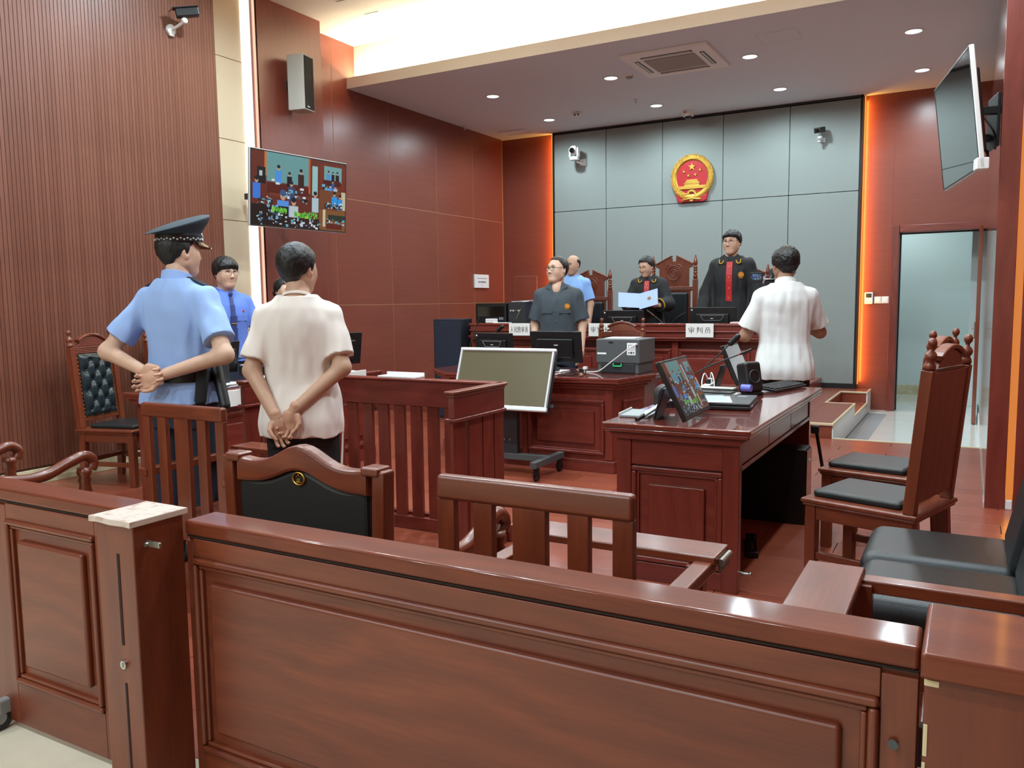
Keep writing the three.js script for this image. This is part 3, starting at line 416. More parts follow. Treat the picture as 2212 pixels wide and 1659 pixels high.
// ---- restraint chairs: five-slat back, arms and a locking board; faces +z
function restraintChair(label, pos, turn, rightArm = true) {
  const t = thing('restraint_chair', label, 'chair', pos, turn, 'wooden restraint chairs');
  const W = 0.54, zb = -0.3;
  obj('top_rail', B(W, 0.066, 0.036, 0, 0.888, zb, 0.012, 'x'), M.chair, t);
  const sl = [[-0.243, 0.052], [-0.131, 0.056], [0.0, 0.092], [0.131, 0.056], [0.243, 0.052]];
  sl.forEach(([x, w]) => obj('back_slat', B(w, 0.56, 0.024, x, 0.58, zb + (Math.abs(x) > 0.2 ? 0 : -0.002), 0.003, 'y'), M.chair, t));
  obj('back_rail', B(W - 0.1, 0.05, 0.02, 0, 0.325, zb, 0.004, 'x'), M.chair, t);
  for (const s of [-1, 1]) { obj('leg', B(0.052, s * 0 + 0.32, 0.04, s * 0.243, 0.16, zb, 0.004, 'y'), M.chair, t); obj('leg', B(0.05, 0.6, 0.05, s * 0.255, 0.3, 0.235, 0.004, 'y'), M.chair, t); const short = s === -1 && !rightArm; obj('arm', B(0.055, 0.036, short ? 0.2 : 0.6, s * 0.275, 0.592, short ? zb + 0.08 : zb + 0.28, 0.006, 'z'), M.chair, t); obj('side_rail', B(0.03, 0.05, 0.5, s * 0.25, 0.32, -0.03, 0.004, 'z'), M.chair, t); }
  obj('seat', B(0.47, 0.028, 0.36, 0, 0.36, -0.1, 0.006, 'x'), M.chair, t);
  const bd = obj('locking_board', B(0.62, 0.026, 0.15, 0, 0.613, 0.31, 0.006, 'x'), M.chair, t);
  obj('hasp', [cyl(0.011, 0.011, 0.1, -0.318, 0.605, 0.31, 14, [PI / 2, 0, 0]), B(0.012, 0.03, 0.09, -0.315, 0.59, 0.31, 0.003)], M.dullSteel, t);
  obj('foot_rail', B(0.46, 0.04, 0.03, 0, 0.12, 0.235, 0.004, 'x'), M.chair, t);
  return t;
}
restraintChair('slat-backed wooden restraint chair just behind the barrier, its locking board pointing to the bench', [-0.92, 0, -2.03], PI);
restraintChair('slat-backed wooden restraint chair behind the policeman and the man in the T-shirt', [-3.07, 0, -2.755], PI, false);
{ const c = restraintChair('wooden restraint chair turned sideways beside the right barrier pier', [0.01, 0, -2.06], -PI / 2); obj('ankle_plate', [ext(shape([[-0.17, -0.045], [0.2, -0.045], [0.2, 0.045], [-0.17, 0.045], [-0.2, 0.02], [-0.2, -0.02]]), 0.03, 0.006, 0, 0, 0).rotateY(PI / 2).translate(0.23, 0.43, 0.02), cyl(0.012, 0.012, 0.012, 0.21, 0.43, 0.16, 14, [0, 0, PI / 2])], M.groove, c); }
// ---- armchair: leather back under a wavy crest; faces +z
function crestShape(w, y0, side, mid, n = 24) { const top = [], bot = []; for (let i = 0; i <= n; i++) { const u = i / n * 2 - 1, x = u * w / 2; const k = Math.exp(-Math.pow(u / 0.42, 2)), e = Math.pow(Math.abs(u), 6) * 0.012; top.push([x, side + (mid - side) * k + e - 0.008 * (1 - k) * (1 - Math.abs(u))]); bot.push([x, y0 + (mid - side) * 0.85 * k]); } return shape([...top, ...bot.reverse()]); }
function armchair(label, pos, turn) {
  const t = thing('armchair', label, 'armchair', pos, turn, 'leather-backed wooden armchairs');
  obj('crest_rail', ext(crestShape(0.5, 0.835, 0.9, 0.958), 0.05, 0.01, 0, 0, -0.27, 'x', 4), M.chair, t);
  const low = crestShape(0.49, 0.42, 0.84, 0.885);
  obj('back_pad', ext(low, 0.05, 0.012, 0, 0, -0.262, 'x', 4), M.leatherB, t);
  const em = obj('gilt_emblem', [flat(new THREE.TorusGeometry(0.022, 0.0035, 8, 28)).scale(1, 0.8, 1).translate(0, 0.862, -0.29), B(0.02, 0.004, 0.004, 0, 0.852, -0.29, 0.001), B(0.012, 0.008, 0.004, 0, 0.858, -0.29, 0.001), sph(0.003, 0, 0.872, -0.29), sph(0.002, 0.009, 0.868, -0.29), sph(0.002, -0.009, 0.868, -0.29)], M.brass, t);
  for (const s of [-1, 1]) {
    const st = obj('back_post', [B(0.045, 0.92, 0.05, s * 0.275, 0.45, -0.268, 0.008, 'y', [0, 0, s * -0.03])], M.chair, t);
    obj('post_cap', B(0.062, 0.026, 0.062, s * 0.263, 0.905, -0.268, 0.008, 'x'), M.chair, t); obj('bolt', sph(0.008, s * 0.29, 0.87, -0.268, 0.6, 1, 1), M.trim, t);
    obj('arm', tube([[s * 0.29, 0.66, -0.24], [s * 0.3, 0.6, -0.05], [s * 0.31, 0.595, 0.1], [s * 0.31, 0.64, 0.24], [s * 0.31, 0.655, 0.31], [s * 0.31, 0.62, 0.35], [s * 0.31, 0.585, 0.335]], 0.026, 40, 10), M.chair, t);
    obj('arm_post', lathe([[0.0, 0.6], [0.03, 0.6], [0.034, 0.575], [0.024, 0.555], [0.03, 0.54], [0.024, 0.525], [0.034, 0.47], [0.032, 0.44], [0.026, 0.41], [0.034, 0.4], [0.034, 0.385], [0.026, 0.375], [0.03, 0.36], [0, 0.36]], s * 0.31, 0, 0.3, 18), M.chair, t);
    obj('leg', B(0.07, 0.36, 0.07, s * 0.31, 0.18, 0.3, 0.006, 'y'), M.chair, t);
    obj('seat_rail', B(0.03, 0.07, 0.54, s * 0.3, 0.345, 0.01, 0.005, 'z'), M.chair, t);
  }
  obj('seat_rail', B(0.58, 0.07, 0.03, 0, 0.345, 0.3, 0.005, 'x'), M.chair, t);
  obj('seat_cushion', new RoundedBoxGeometry(0.55, 0.1, 0.55, 4, 0.04).translate(0, 0.42, 0.03), M.leather, t);
  return t;
}
armchair('black leather armchair with wavy wooden crest and gilt emblem seen from behind', [-1.67, 0, -2.01], PI);
armchair('wooden armchair with carved arms and black seat at the left edge', [-3.98, 0, -2.06], PI);
// ---- tufted side chair; faces +z
const padTuft = (() => {
  const nx = 36, ny = 48, w = 0.33, h = 0.48, p = [], uv = [], idx = [];
  const pts = []; for (let r = 0; r < 6; r++) for (let c = 0; c < (r % 2 ? 3 : 2); c++) pts.push([(c - (r % 2 ? 1 : 0.5)) * 0.115, 0.19 - r * 0.078]);
  for (let j = 0; j <= ny; j++) for (let i = 0; i <= nx; i++) {
    const x = (i / nx - 0.5) * w, y = (j / ny - 0.5) * h; let z = 0.03; const ed = Math.min(w / 2 - Math.abs(x), h / 2 - Math.abs(y)); z *= sstep(0, 0.03, ed) * 0.8 + 0.2;
    for (const [a, b] of pts) { const d = Math.hypot(x - a, y - b); z -= 0.019 * Math.exp(-d * d / 0.0011); }
    for (const [a, b] of pts) for (const [c, e] of pts) { if (b - e > 0.05 && b - e < 0.1 && Math.abs(Math.abs(a - c) - 0.0575) < 0.01) { const L = Math.hypot(c - a, e - b), ux = (c - a) / L, uy = (e - b) / L, s = clamp((x - a) * ux + (y - b) * uy, 0, L), d = Math.hypot(x - a - ux * s, y - b - uy * s); z -= 0.008 * Math.exp(-d * d / 0.00012); } }
    p.push(x, y, Math.max(z, 0)); uv.push(x, y);
  }
  for (let j = 0; j < ny; j++) for (let i = 0; i < nx; i++) { const a = j * (nx + 1) + i; idx.push(a, a + 1, a + nx + 2, a, a + nx + 2, a + nx + 1); }
  const g = new THREE.BufferGeometry(); g.setAttribute('position', new THREE.Float32BufferAttribute(p, 3)); g.setAttribute('uv', new THREE.Float32BufferAttribute(uv, 2)); g.setIndex(idx); g.computeVertexNormals();
  return { g, pts };
})();
function tuftedChair(label, pos, turn) {
  const t = thing('tufted_chair', label, 'chair', pos, turn, 'tufted leather chairs with turned finials');
  const lean = -0.09, yb = 0.45, zb = -0.22; const L = (g) => mv(g, 0, yb, zb, lean);
  obj('back_frame', [B(0.4, 0.56, 0.03, 0, 0.32, -0.005, 0.005, 'y')].map(L), M.chair, t);
  obj('reeded_rail', [0, 1, 2, 3].map((i) => L(B(0.38, 0.011, 0.03, 0, 0.565 + i * 0.0125, 0.006, 0.005, 'x'))), M.chair, t);
  const arc = []; for (let i = 0; i <= 12; i++) { const u = i / 12 * 2 - 1; arc.push([u * 0.115, 0.69 - 0.035 * u * u]); }
  obj('crest_panel', L(ext(shape([...arc, [0.155, 0.615], [-0.155, 0.615]]), 0.026, 0.004)), M.chair, t);
  const arc2 = []; for (let i = 0; i <= 12; i++) { const u = i / 12 * 2 - 1; arc2.push([u * 0.145, 0.712 - 0.045 * u * u]); } const arc3 = arc2.map(([x, y]) => [x * 0.95, y - 0.02]).reverse();
  obj('crest_cap', L(ext(shape([...arc2, ...arc3]), 0.05, 0.006)), M.chair, t);
  obj('back_pad', L(padTuft.g.clone().translate(0, 0.315, 0.012)), M.leatherG, t);
  obj('pad_button', padTuft.pts.map(([x, y]) => L(sph(0.007, x, y + 0.315, 0.02, 1, 1, 0.6, 10))), M.leatherG, t);
  const nails = []; for (let i = 0; i <= 16; i++) for (const s of [-1, 1]) nails.push(L(sph(0.005, s * 0.17, 0.075 + i * 0.03, 0.013, 1, 1, 0.6, 8))); for (let i = 1; i < 11; i++) for (const y of [0.072, 0.558]) nails.push(L(sph(0.005, -0.17 + i * 0.031, y, 0.013, 1, 1, 0.6, 8)));
  obj('nail_heads', nails, M.brass, t);
  for (const s of [-1, 1]) {
    obj('back_post', [mv(B(0.045, 0.62, 0.05, s * 0.212, 0.3, 0, 0.005, 'y'), 0, yb, zb, lean)], M.chair, t);
    obj('finial', L(lathe([[0, 0.745], [0.012, 0.742], [0.018, 0.728], [0.018, 0.716], [0.009, 0.702], [0.008, 0.694], [0.02, 0.682], [0.025, 0.668], [0.022, 0.656], [0.016, 0.646], [0.022, 0.636], [0.026, 0.622], [0.022, 0.61], [0, 0.61]], s * 0.212, 0, 0, 16)), M.chair, t);
    obj('leg', [ext(shape([[-0.022, 0], [0.022, 0], [0.026, 0.42], [-0.026, 0.42]]), 0.05, 0.004, s * 0.2, 0, 0.22, 'y')], M.chair, t);
    obj('leg', [mv(B(0.045, 0.44, 0.05, 0, 0.215, 0, 0.004, 'y'), s * 0.2, 0, -0.235, 0.06)], M.chair, t);
    obj('seat_apron', B(0.025, 0.07, 0.42, s * 0.205, 0.375, 0, 0.004, 'z'), M.chair, t); obj('stretcher', B(0.022, 0.035, 0.44, s * 0.2, 0.17, 0, 0.004, 'z'), M.chair, t);
  }
  obj('seat_apron', [B(0.4, 0.07, 0.025, 0, 0.375, 0.22, 0.004, 'x')], M.chair, t); obj('stretcher', B(0.38, 0.035, 0.022, 0, 0.19, -0.2, 0.004, 'x'), M.chair, t);
  obj('seat_board', [B(0.49, 0.022, 0.52, 0, 0.43, 0, 0.008, 'x'), B(0.475, 0.014, 0.505, 0, 0.413, 0, 0.006, 'x')], M.chair, t);
  const cu = new RoundedBoxGeometry(0.37, 0.05, 0.4, 4, 0.022); { const p = cu.attributes.position; for (let i = 0; i < p.count; i++) if (p.getY(i) > 0) { const k = (1 - Math.pow(Math.abs(p.getX(i)) / 0.185, 2.4)) * (1 - Math.pow(Math.abs(p.getZ(i)) / 0.2, 2.4)); p.setY(i, p.getY(i) * 0.6 + 0.018 * Math.max(0, k)); } cu.computeVertexNormals(); }
  obj('seat_cushion', cu.translate(0, 0.458, 0.03), M.leather, t);
  return t;
}
const tc = tuftedChair('tufted green leather chair standing free before the slatted wall at left', [-5.73, 0, -4.05], faceTo(0.97, -0.25));
dup(tc, 'tufted leather chair half hidden behind the policeman', [-5.86, 0, -4.8], faceTo(1, -0.05));
dup(tc, 'tufted leather chair between the two standing prosecutors', [-5.86, 0, -5.52], faceTo(1, 0.05));
dup(tc, "tufted leather chair behind the printer on the clerk's desk", [-2.96, 0, -7.25], faceTo(0.05, 1));
dup(tc, 'tufted leather chair at the right desk, nearer of the pair', [-0.34, 0, -4.06], faceTo(-0.95, -0.3));
dup(tc, 'tufted leather chair at the right desk, farther of the pair', [-0.39, 0, -4.82], faceTo(-0.97, -0.22));
// ---- judges' chairs; face +z
function judgeChair(label, pos, k) {
  const t = thing('judge_chair', label, 'chair', pos, 0, "high-backed judges' chairs"); const S = (g) => g.scale(1, k, 1);
  const half = (s) => shape([[s * 0.02, 1.2], [s * 0.022, 1.545], [s * 0.035, 1.568], [s * 0.23, 1.475], [s * 0.235, 1.45], [s * 0.185, 1.43], [s * 0.185, 1.2]]);
  obj('back_board', [ext(half(1), 0.03, 0.004, 0, 0, -0.24, 'y'), ext(half(-1), 0.03, 0.004, 0, 0, -0.24, 'y'), BX(-0.03, 0.03, 1.2, 1.515, -0.255, -0.225, 0.003, 'y')].map(S), M.chair, t);
  for (const s of [-1, 1]) obj('pediment_moulding', S(mv(B(0.235, 0.018, 0.05, 0, 0, 0, 0.005, 'x'), s * 0.132, 1.527, -0.24, 0, 0, -s * 0.44)), M.chair, t);
  const tor = (r, a, y) => flat(new THREE.TorusGeometry(r, a, 8, 32)).translate(0, y, -0.222);
  obj('carved_medallion', [tor(0.085, 0.007, 1.375), tor(0.066, 0.005, 1.375), tor(0.042, 0.005, 1.375), B(0.05, 0.008, 0.01, 0, 1.37, -0.222, 0.002), B(0.035, 0.008, 0.01, 0, 1.386, -0.222, 0.002), B(0.06, 0.006, 0.01, 0, 1.352, -0.222, 0.002), ...[-1, 1].flatMap((s) => [tube([[s * 0.03, 1.465, -0.222], [s * 0.06, 1.475, -0.222], [s * 0.09, 1.45, -0.222], [s * 0.1, 1.42, -0.222]], 0.006, 16, 6), tube([[s * 0.09, 1.3, -0.222], [s * 0.075, 1.29, -0.222], [s * 0.09, 1.275, -0.222]], 0.005, 12, 6)])].map(S), M.chair, t);
  obj('back_rail', [B(0.47, 0.02, 0.045, 0, 1.205, -0.24, 0.005, 'x'), B(0.46, 0.03, 0.035, 0, 1.178, -0.24, 0.005, 'x')].map(S), M.chair, t);
  obj('back_panel', S(BX(-0.2, 0.2, 0.45, 1.17, -0.26, -0.235, 0.003, 'y')), M.chair, t);
  obj('leather_pad', S(new RoundedBoxGeometry(0.36, 0.66, 0.07, 4, 0.03).translate(0, 0.82, -0.215)), M.leather, t);
  for (const s of [-1, 1]) {
    obj('back_post', S(B(0.055, 1.3, 0.06, s * 0.262, 0.65, -0.24, 0.005, 'y')), M.chair, t);
    obj('finial', S(lathe([[0, 1.585], [0.008, 1.58], [0.01, 1.56], [0.02, 1.525], [0.026, 1.495], [0.022, 1.47], [0.014, 1.452], [0.026, 1.442], [0.026, 1.43], [0.017, 1.424], [0.025, 1.412], [0.025, 1.4], [0.016, 1.392], [0.026, 1.38], [0.026, 1.366], [0.017, 1.356], [0.026, 1.34], [0.026, 1.3], [0, 1.3]], s * 0.262, 0, -0.24, 16)), M.chair, t);
    obj('leg', S(B(0.055, 0.44, 0.055, s * 0.25, 0.22, 0.22, 0.005, 'y')), M.chair, t); obj('arm', [B(0.05, 0.035, 0.46, s * 0.265, 0.66, -0.01, 0.008, 'z'), B(0.045, 0.22, 0.045, s * 0.262, 0.54, 0.19, 0.005, 'y')], M.chair, t);
  }
  obj('seat_rail', [B(0.5, 0.07, 0.48, 0, 0.405, -0.01, 0.006, 'x')], M.chair, t); obj('seat_cushion', new RoundedBoxGeometry(0.46, 0.09, 0.46, 3, 0.035).translate(0, 0.47, 0.0), M.leather, t);
  return t;
}
judgeChair('tallest high-backed chair with carved medallion, behind the woman judge', [-3.16, 0.28, -9.47], 1.02);
judgeChair('high-backed chair with broken pediment behind the man in the light blue shirt', [-4.25, 0.28, -9.45], 0.93);
judgeChair('high-backed chair mostly hidden behind the standing judge in the black robe', [-2.31, 0.28, -9.45], 0.93);
// ---- plain black leather chairs at the right edge; face +z
function leatherChair(label, pos, turn) {
  const t = thing('leather_chair', label, 'chair', pos, turn, 'black leather chairs by the right wall');
  obj('seat_cushion', new RoundedBoxGeometry(0.45, 0.13, 0.5, 6, 0.055).translate(0, 0.4, 0.02), M.leather, t);
  const bk = new RoundedBoxGeometry(0.45, 0.5, 0.09, 5, 0.042); { const p = bk.attributes.position; for (let i = 0; i < p.count; i++) p.setZ(i, p.getZ(i) + 0.28 * Math.pow(p.getY(i), 2) * (p.getY(i) > 0 ? -1 : 0.2)); bk.computeVertexNormals(); }
  obj('backrest', bk.rotateX(-0.18).translate(0, 0.68, -0.27), M.leather, t);
  obj('seat_frame', B(0.42, 0.05, 0.46, 0, 0.315, 0, 0.006, 'x'), M.chair, t); for (const s of [-1, 1]) { obj('leg', B(0.04, 0.3, 0.04, s * 0.18, 0.15, 0.19, 0.004, 'y'), M.chair, t); obj('leg', B(0.04, 0.5, 0.04, s * 0.18, 0.25, -0.22, 0.004, 'y'), M.chair, t); }
  return t;
}
leatherChair('black leather chair at the right edge, nearer to the barrier', [-0.03, 0, -2.82], -PI / 2);
leatherChair('black leather chair at the right edge, nearer to the tufted chairs', [-0.045, 0, -3.28], -PI / 2);
// ---------------------------------------------------------------- screens and desk equipment
function monitor(label, pos, turn, o = {}) { // faces +z
  const { w = 0.48, h = 0.29, lift = 0.1, tilt = -0.1, screen = M.blackGloss, base = M.blackP, mark } = o;
  const t = thing('monitor', label, 'monitor', pos, turn, 'computer monitors'); const q = (g) => mv(g, 0, lift + h / 2, 0, tilt);
  obj('bezel', [q(B(w, h, 0.022, 0, 0, 0, 0.005)), q(B(w * 0.7, h * 0.62, 0.03, 0, -0.01, -0.02, 0.012))], M.blackP, t);
  obj('screen', q(new THREE.PlaneGeometry(w - 0.03, h - 0.034).translate(0, 0.004, 0.0118)), screen, t);
  if (mark !== 'none') { obj('rear_outline', [q(B(w * 0.5, 0.003, 0.004, 0, h * 0.22, -0.036, 0.001)), q(B(w * 0.36, 0.003, 0.004, 0, h * 0.03, -0.036, 0.001)), ...[-1, 1].map((s) => q(mv(B(0.003, h * 0.2, 0.004, 0, 0, 0, 0.001), s * w * 0.215, h * 0.125, -0.036, 0, 0, -s * 0.55)))], M.midGrey, t); obj('rear_badge', [q(B(0.03, 0.008, 0.004, 0, h * 0.1, -0.037, 0.002))], M.silver, t); obj('corner_sticker', q(B(0.016, 0.014, 0.003, w * 0.44, h * 0.41, -0.012, 0.001)), M.whiteP, t); }
  if (lift > 0.03) { obj('neck', [B(0.06, lift + h * 0.4, 0.02, 0, (lift + h * 0.4) / 2, -0.045, 0.006)], M.darkGrey, t); obj('foot', [B(0.22, 0.012, 0.16, 0, 0.006, -0.03, 0.005)], base, t); }
  else if (mark === 'none') obj('easel_leg', mv(B(0.16, 0.16, 0.012, 0, 0.08, 0, 0.004), 0, 0, -0.13, 0.3), M.blackP, t);
  return t;
}
// right desk
monitor('monitor leaning back on the right desk, showing the live court views', [-1.215, 0.777, -3.9], faceTo(1, -0.05), { w: 0.5, h: 0.305, lift: 0.004, tilt: -0.46, screen: screenOn(1.5), mark: 'none' });
monitor('switched-off grey monitor beside the cameraman on the right desk', [-1.33, 0.777, -5.4], faceTo(1, -0.03), { w: 0.42, h: 0.27, lift: 0.028, tilt: -0.4, screen: phys({ color: 0x6d7476, roughness: 0.2, clearcoat: 0.5 }), mark: 'none' });
{
  let t = thing('laptop', 'closed black laptop with a white label on the right desk', 'laptop', [-1.17, 0.776, -4.5], 0.12);
  obj('base', B(0.31, 0.022, 0.42, 0, 0.012, 0, 0.008), M.blackP, t); obj('lid', B(0.31, 0.014, 0.42, 0, 0.031, 0, 0.006), M.darkGrey, t); obj('label_strip', B(0.002, 0.008, 0.07, 0.156, 0.014, 0.1, 0.0005), M.paper, t); obj('lid_mark', B(0.05, 0.001, 0.03, 0.08, 0.0385, -0.12, 0.0003), M.midGrey, t);
  t = thing('paper_sheets', 'loose white sheets lying on the closed laptop', 'paper', [-1.22, 0.8155, -4.42], 0.3); obj('sheet', B(0.2, 0.001, 0.28, 0, 0.0008, 0, 0), M.paper, t); obj('sheet', B(0.2, 0.001, 0.28, -0.02, 0.002, -0.03, 0, 'x', [0, 0.1, 0]), M.paperBlue, t);
  t = thing('notebook', 'slim dark notebooks stacked behind the laptop on the right desk', 'notebook', [-1.33, 0.776, -4.83], -0.05); obj('cover', B(0.3, 0.014, 0.2, 0, 0.008, 0, 0.003), M.darkGrey, t); obj('cover', B(0.27, 0.012, 0.16, 0.01, 0.022, -0.01, 0.003), M.lightGrey, t); obj('cover', B(0.25, 0.01, 0.1, 0.0, 0.034, 0, 0.003), M.blackP, t);
  t = thing('microphone_unit', 'long flat black microphone unit on the right desk', 'microphone', [-1.375, 0.776, -5.045], 0.0); obj('case', B(0.26, 0.034, 0.1, 0, 0.018, 0, 0.006), M.blackP, t); obj('top_plate', B(0.25, 0.004, 0.1, 0, 0.037, 0, 0.002), M.lightGrey, t);
  t = thing('desk_speaker', 'black leaning desk speaker with a round purple knob', 'speaker', [-1.16, 0.776, -5.06], 0.9);
  obj('case', mv(new RoundedBoxGeometry(0.12, 0.19, 0.1, 4, 0.022), 0, 0.105, -0.01, -0.22), M.blackP, t); obj('cone_ring', mv(flat(new THREE.TorusGeometry(0.038, 0.006, 8, 28)), 0, 0.115, 0.038, -0.22), M.darkGrey, t); obj('foot', B(0.11, 0.02, 0.11, 0, 0.01, 0, 0.004), M.blackP, t); obj('volume_knob', [cyl(0.022, 0.022, 0.06, -0.07, 0.05, 0.05, 20, [PI / 2, 0, -0.5])], M.purple, t);
  t = thing('keyboard', 'black keyboard at the far end of the right desk', 'keyboard', [-1.06, 0.776, -5.45], faceTo(1, 0.25));
  obj('tray', mv(B(0.44, 0.018, 0.16, 0, 0.012, 0, 0.006), 0, 0.006, 0, 0.1), M.blackP, t); const keys = []; for (let r = 0; r < 5; r++) for (let c = 0; c < 15; c++) keys.push(mv(B(0.023, 0.008, 0.02, -0.2 + c * 0.0285, 0.025, -0.05 + r * 0.0265, 0.003), 0, 0.006, 0, 0.1)); obj('keys', keys, M.darkGrey, t).userData.kind = 'stuff';
  const goose = (label, pos, pts, foam, base = true) => { const m = thing('gooseneck_microphone', label, 'microphone', pos, 0, 'gooseneck microphones'); if (base) obj('base', lathe([[0, 0.022], [0.024, 0.02], [0.034, 0.006], [0.034, 0], [0, 0]], 0, 0, 0, 20), M.blackP, m); obj('stem', tube(pts, 0.0042, 40, 8), M.darkGrey, m); const a = pts[pts.length - 2], b = pts[pts.length - 1], d = vn3(a, b); obj('capsule', tube([b, b.map((c, i) => c + d[i] * (foam ? 0.06 : 0.075))], foam ? 0.018 : 0.0075, 6, 12), M.blackP, m); if (foam) obj('foam_tip', [sph(0.0185, ...b), sph(0.0185, ...b.map((c, i) => c + d[i] * 0.06))], M.blackP, m); else obj('light_ring', tube([b.map((c, i) => c - d[i] * 0.012), b], 0.0062, 4, 12), foam === null ? M.darkGrey : glow(new THREE.Color(1, 0.05, 0.06), 1.2), m); return m; };
  const vn3 = (a, b) => { const v = b.map((c, i) => c - a[i]), l = Math.hypot(...v); return v.map((c) => c / l); };
  goose('thin gooseneck microphone with a glowing red ring on the right desk', [-1.515, 0.776, -4.92], [[0, 0.02, 0], [0.02, 0.1, 0], [0.12, 0.17, 0.02], [0.33, 0.26, 0.03]], false);
  goose('gooseneck microphone with a foam tip before the grey monitor', [-1.505, 0.776, -5.14], [[0, 0.02, 0], [0.03, 0.14, 0.0], [0.13, 0.24, 0.0], [0.2, 0.31, 0.0]], true);
  goose("gooseneck microphone with a foam tip on the clerk's desk", [-3.98, 0.76, -6.55], [[0, 0.02, 0], [0.02, 0.2, -0.02], [0.09, 0.29, -0.02], [0.16, 0.34, -0.02]], true);
  goose("thin copper-coloured microphone stem behind the clerk's left monitor", [-4.13, 0.76, -6.6], [[0, 0.02, 0], [-0.01, 0.2, 0], [0.02, 0.33, -0.02], [0.05, 0.4, -0.03]], null);
  goose('gooseneck microphone with a glowing red ring before the woman judge', [-2.82, 0.9, -8.4], [[0, 0.02, 0], [-0.03, 0.2, -0.0], [-0.1, 0.27, 0], [-0.155, 0.31, 0]], false);
  goose('gooseneck microphone standing by the right monitor on the bench', [-2.8, 0.9, -8.53], [[0, 0.02, 0], [0.0, 0.2, 0], [0.04, 0.26, 0.02], [0.1, 0.29, 0.03]], null);
  goose('gooseneck microphone beside the standing prosecutor', [-4.78, 0.776, -4.7], [[0, 0.02, 0], [-0.03, 0.13, 0.02], [-0.1, 0.18, 0.05], [-0.22, 0.17, 0.14]], null);
  t = thing('power_adapter', 'dark round-backed speaker behind the live monitor', 'speaker', [-1.45, 0.776, -4.33], 0.6); obj('case', [cyl(0.06, 0.06, 0.1, 0, 0.06, 0, 24, [PI / 2, 0, 0]), B(0.12, 0.06, 0.1, 0, 0.03, 0, 0.008)], M.darkGrey, t); obj('label_strip', B(0.03, 0.012, 0.002, 0.02, 0.04, 0.051, 0.0005), M.paper, t);
  t = thing('paper_cutter', 'flat metal paper cutter with a black-gripped arm on the right desk', 'cutter', [-1.44, 0.776, -3.9], 0.1); obj('cutter_base', B(0.15, 0.012, 0.24, -0.02, 0.006, -0.06, 0.003), M.midGrey, t); obj('guide_rail', B(0.008, 0.02, 0.24, -0.095, 0.012, -0.06, 0.002), M.silver, t); obj('blade_arm', mv(B(0.026, 0.014, 0.28, 0, 0, 0, 0.004), 0.075, 0.045, 0.0, 0.16, -0.2), M.silver, t); obj('grip', mv(cyl(0.011, 0.011, 0.08, 0, 0, 0.17, 14, [PI / 2, 0, 0]), 0.075, 0.045, 0, 0.16, -0.2), M.blackP, t);
  t = thing('socket_strip', 'white socket strip with plugs at the back of the right desk', 'power strip', [-1.44, 0.776, -5.36], 0.1); obj('case', B(0.05, 0.03, 0.22, -0.06, 0.016, 0, 0.005), M.whiteP, t); for (let i = 0; i < 2; i++) obj('plug', [B(0.03, 0.03, 0.035, -0.06, 0.046, -0.05 + i * 0.08, 0.004)], i ? M.blackP : M.whiteP, t); for (const p of [[[-0.06, 0.06, -0.05], [-0.05, 0.1, -0.02], [-0.02, 0.06, 0.05], [-0.01, 0.005, 0.08]], [[-0.06, 0.06, 0.03], [-0.08, 0.1, 0.05], [-0.09, 0.05, 0.09], [-0.08, 0.006, 0.13]]]) obj('cable', tube(p, 0.004, 24, 6), M.whiteP, t);
  t = thing('stand_leg', 'black metal stand leaning on the floor at the far end of the right desk', 'stand', [-0.79, 0, -5.62]); obj('rod', tube([[0.02, 0.012, 0.0], [-0.01, 0.27, 0.1], [-0.04, 0.53, 0.19]], 0.011, 8, 10), M.blackP, t); obj('clamp', [B(0.05, 0.05, 0.05, -0.045, 0.53, 0.19, 0.008)], M.blackP, t);
}
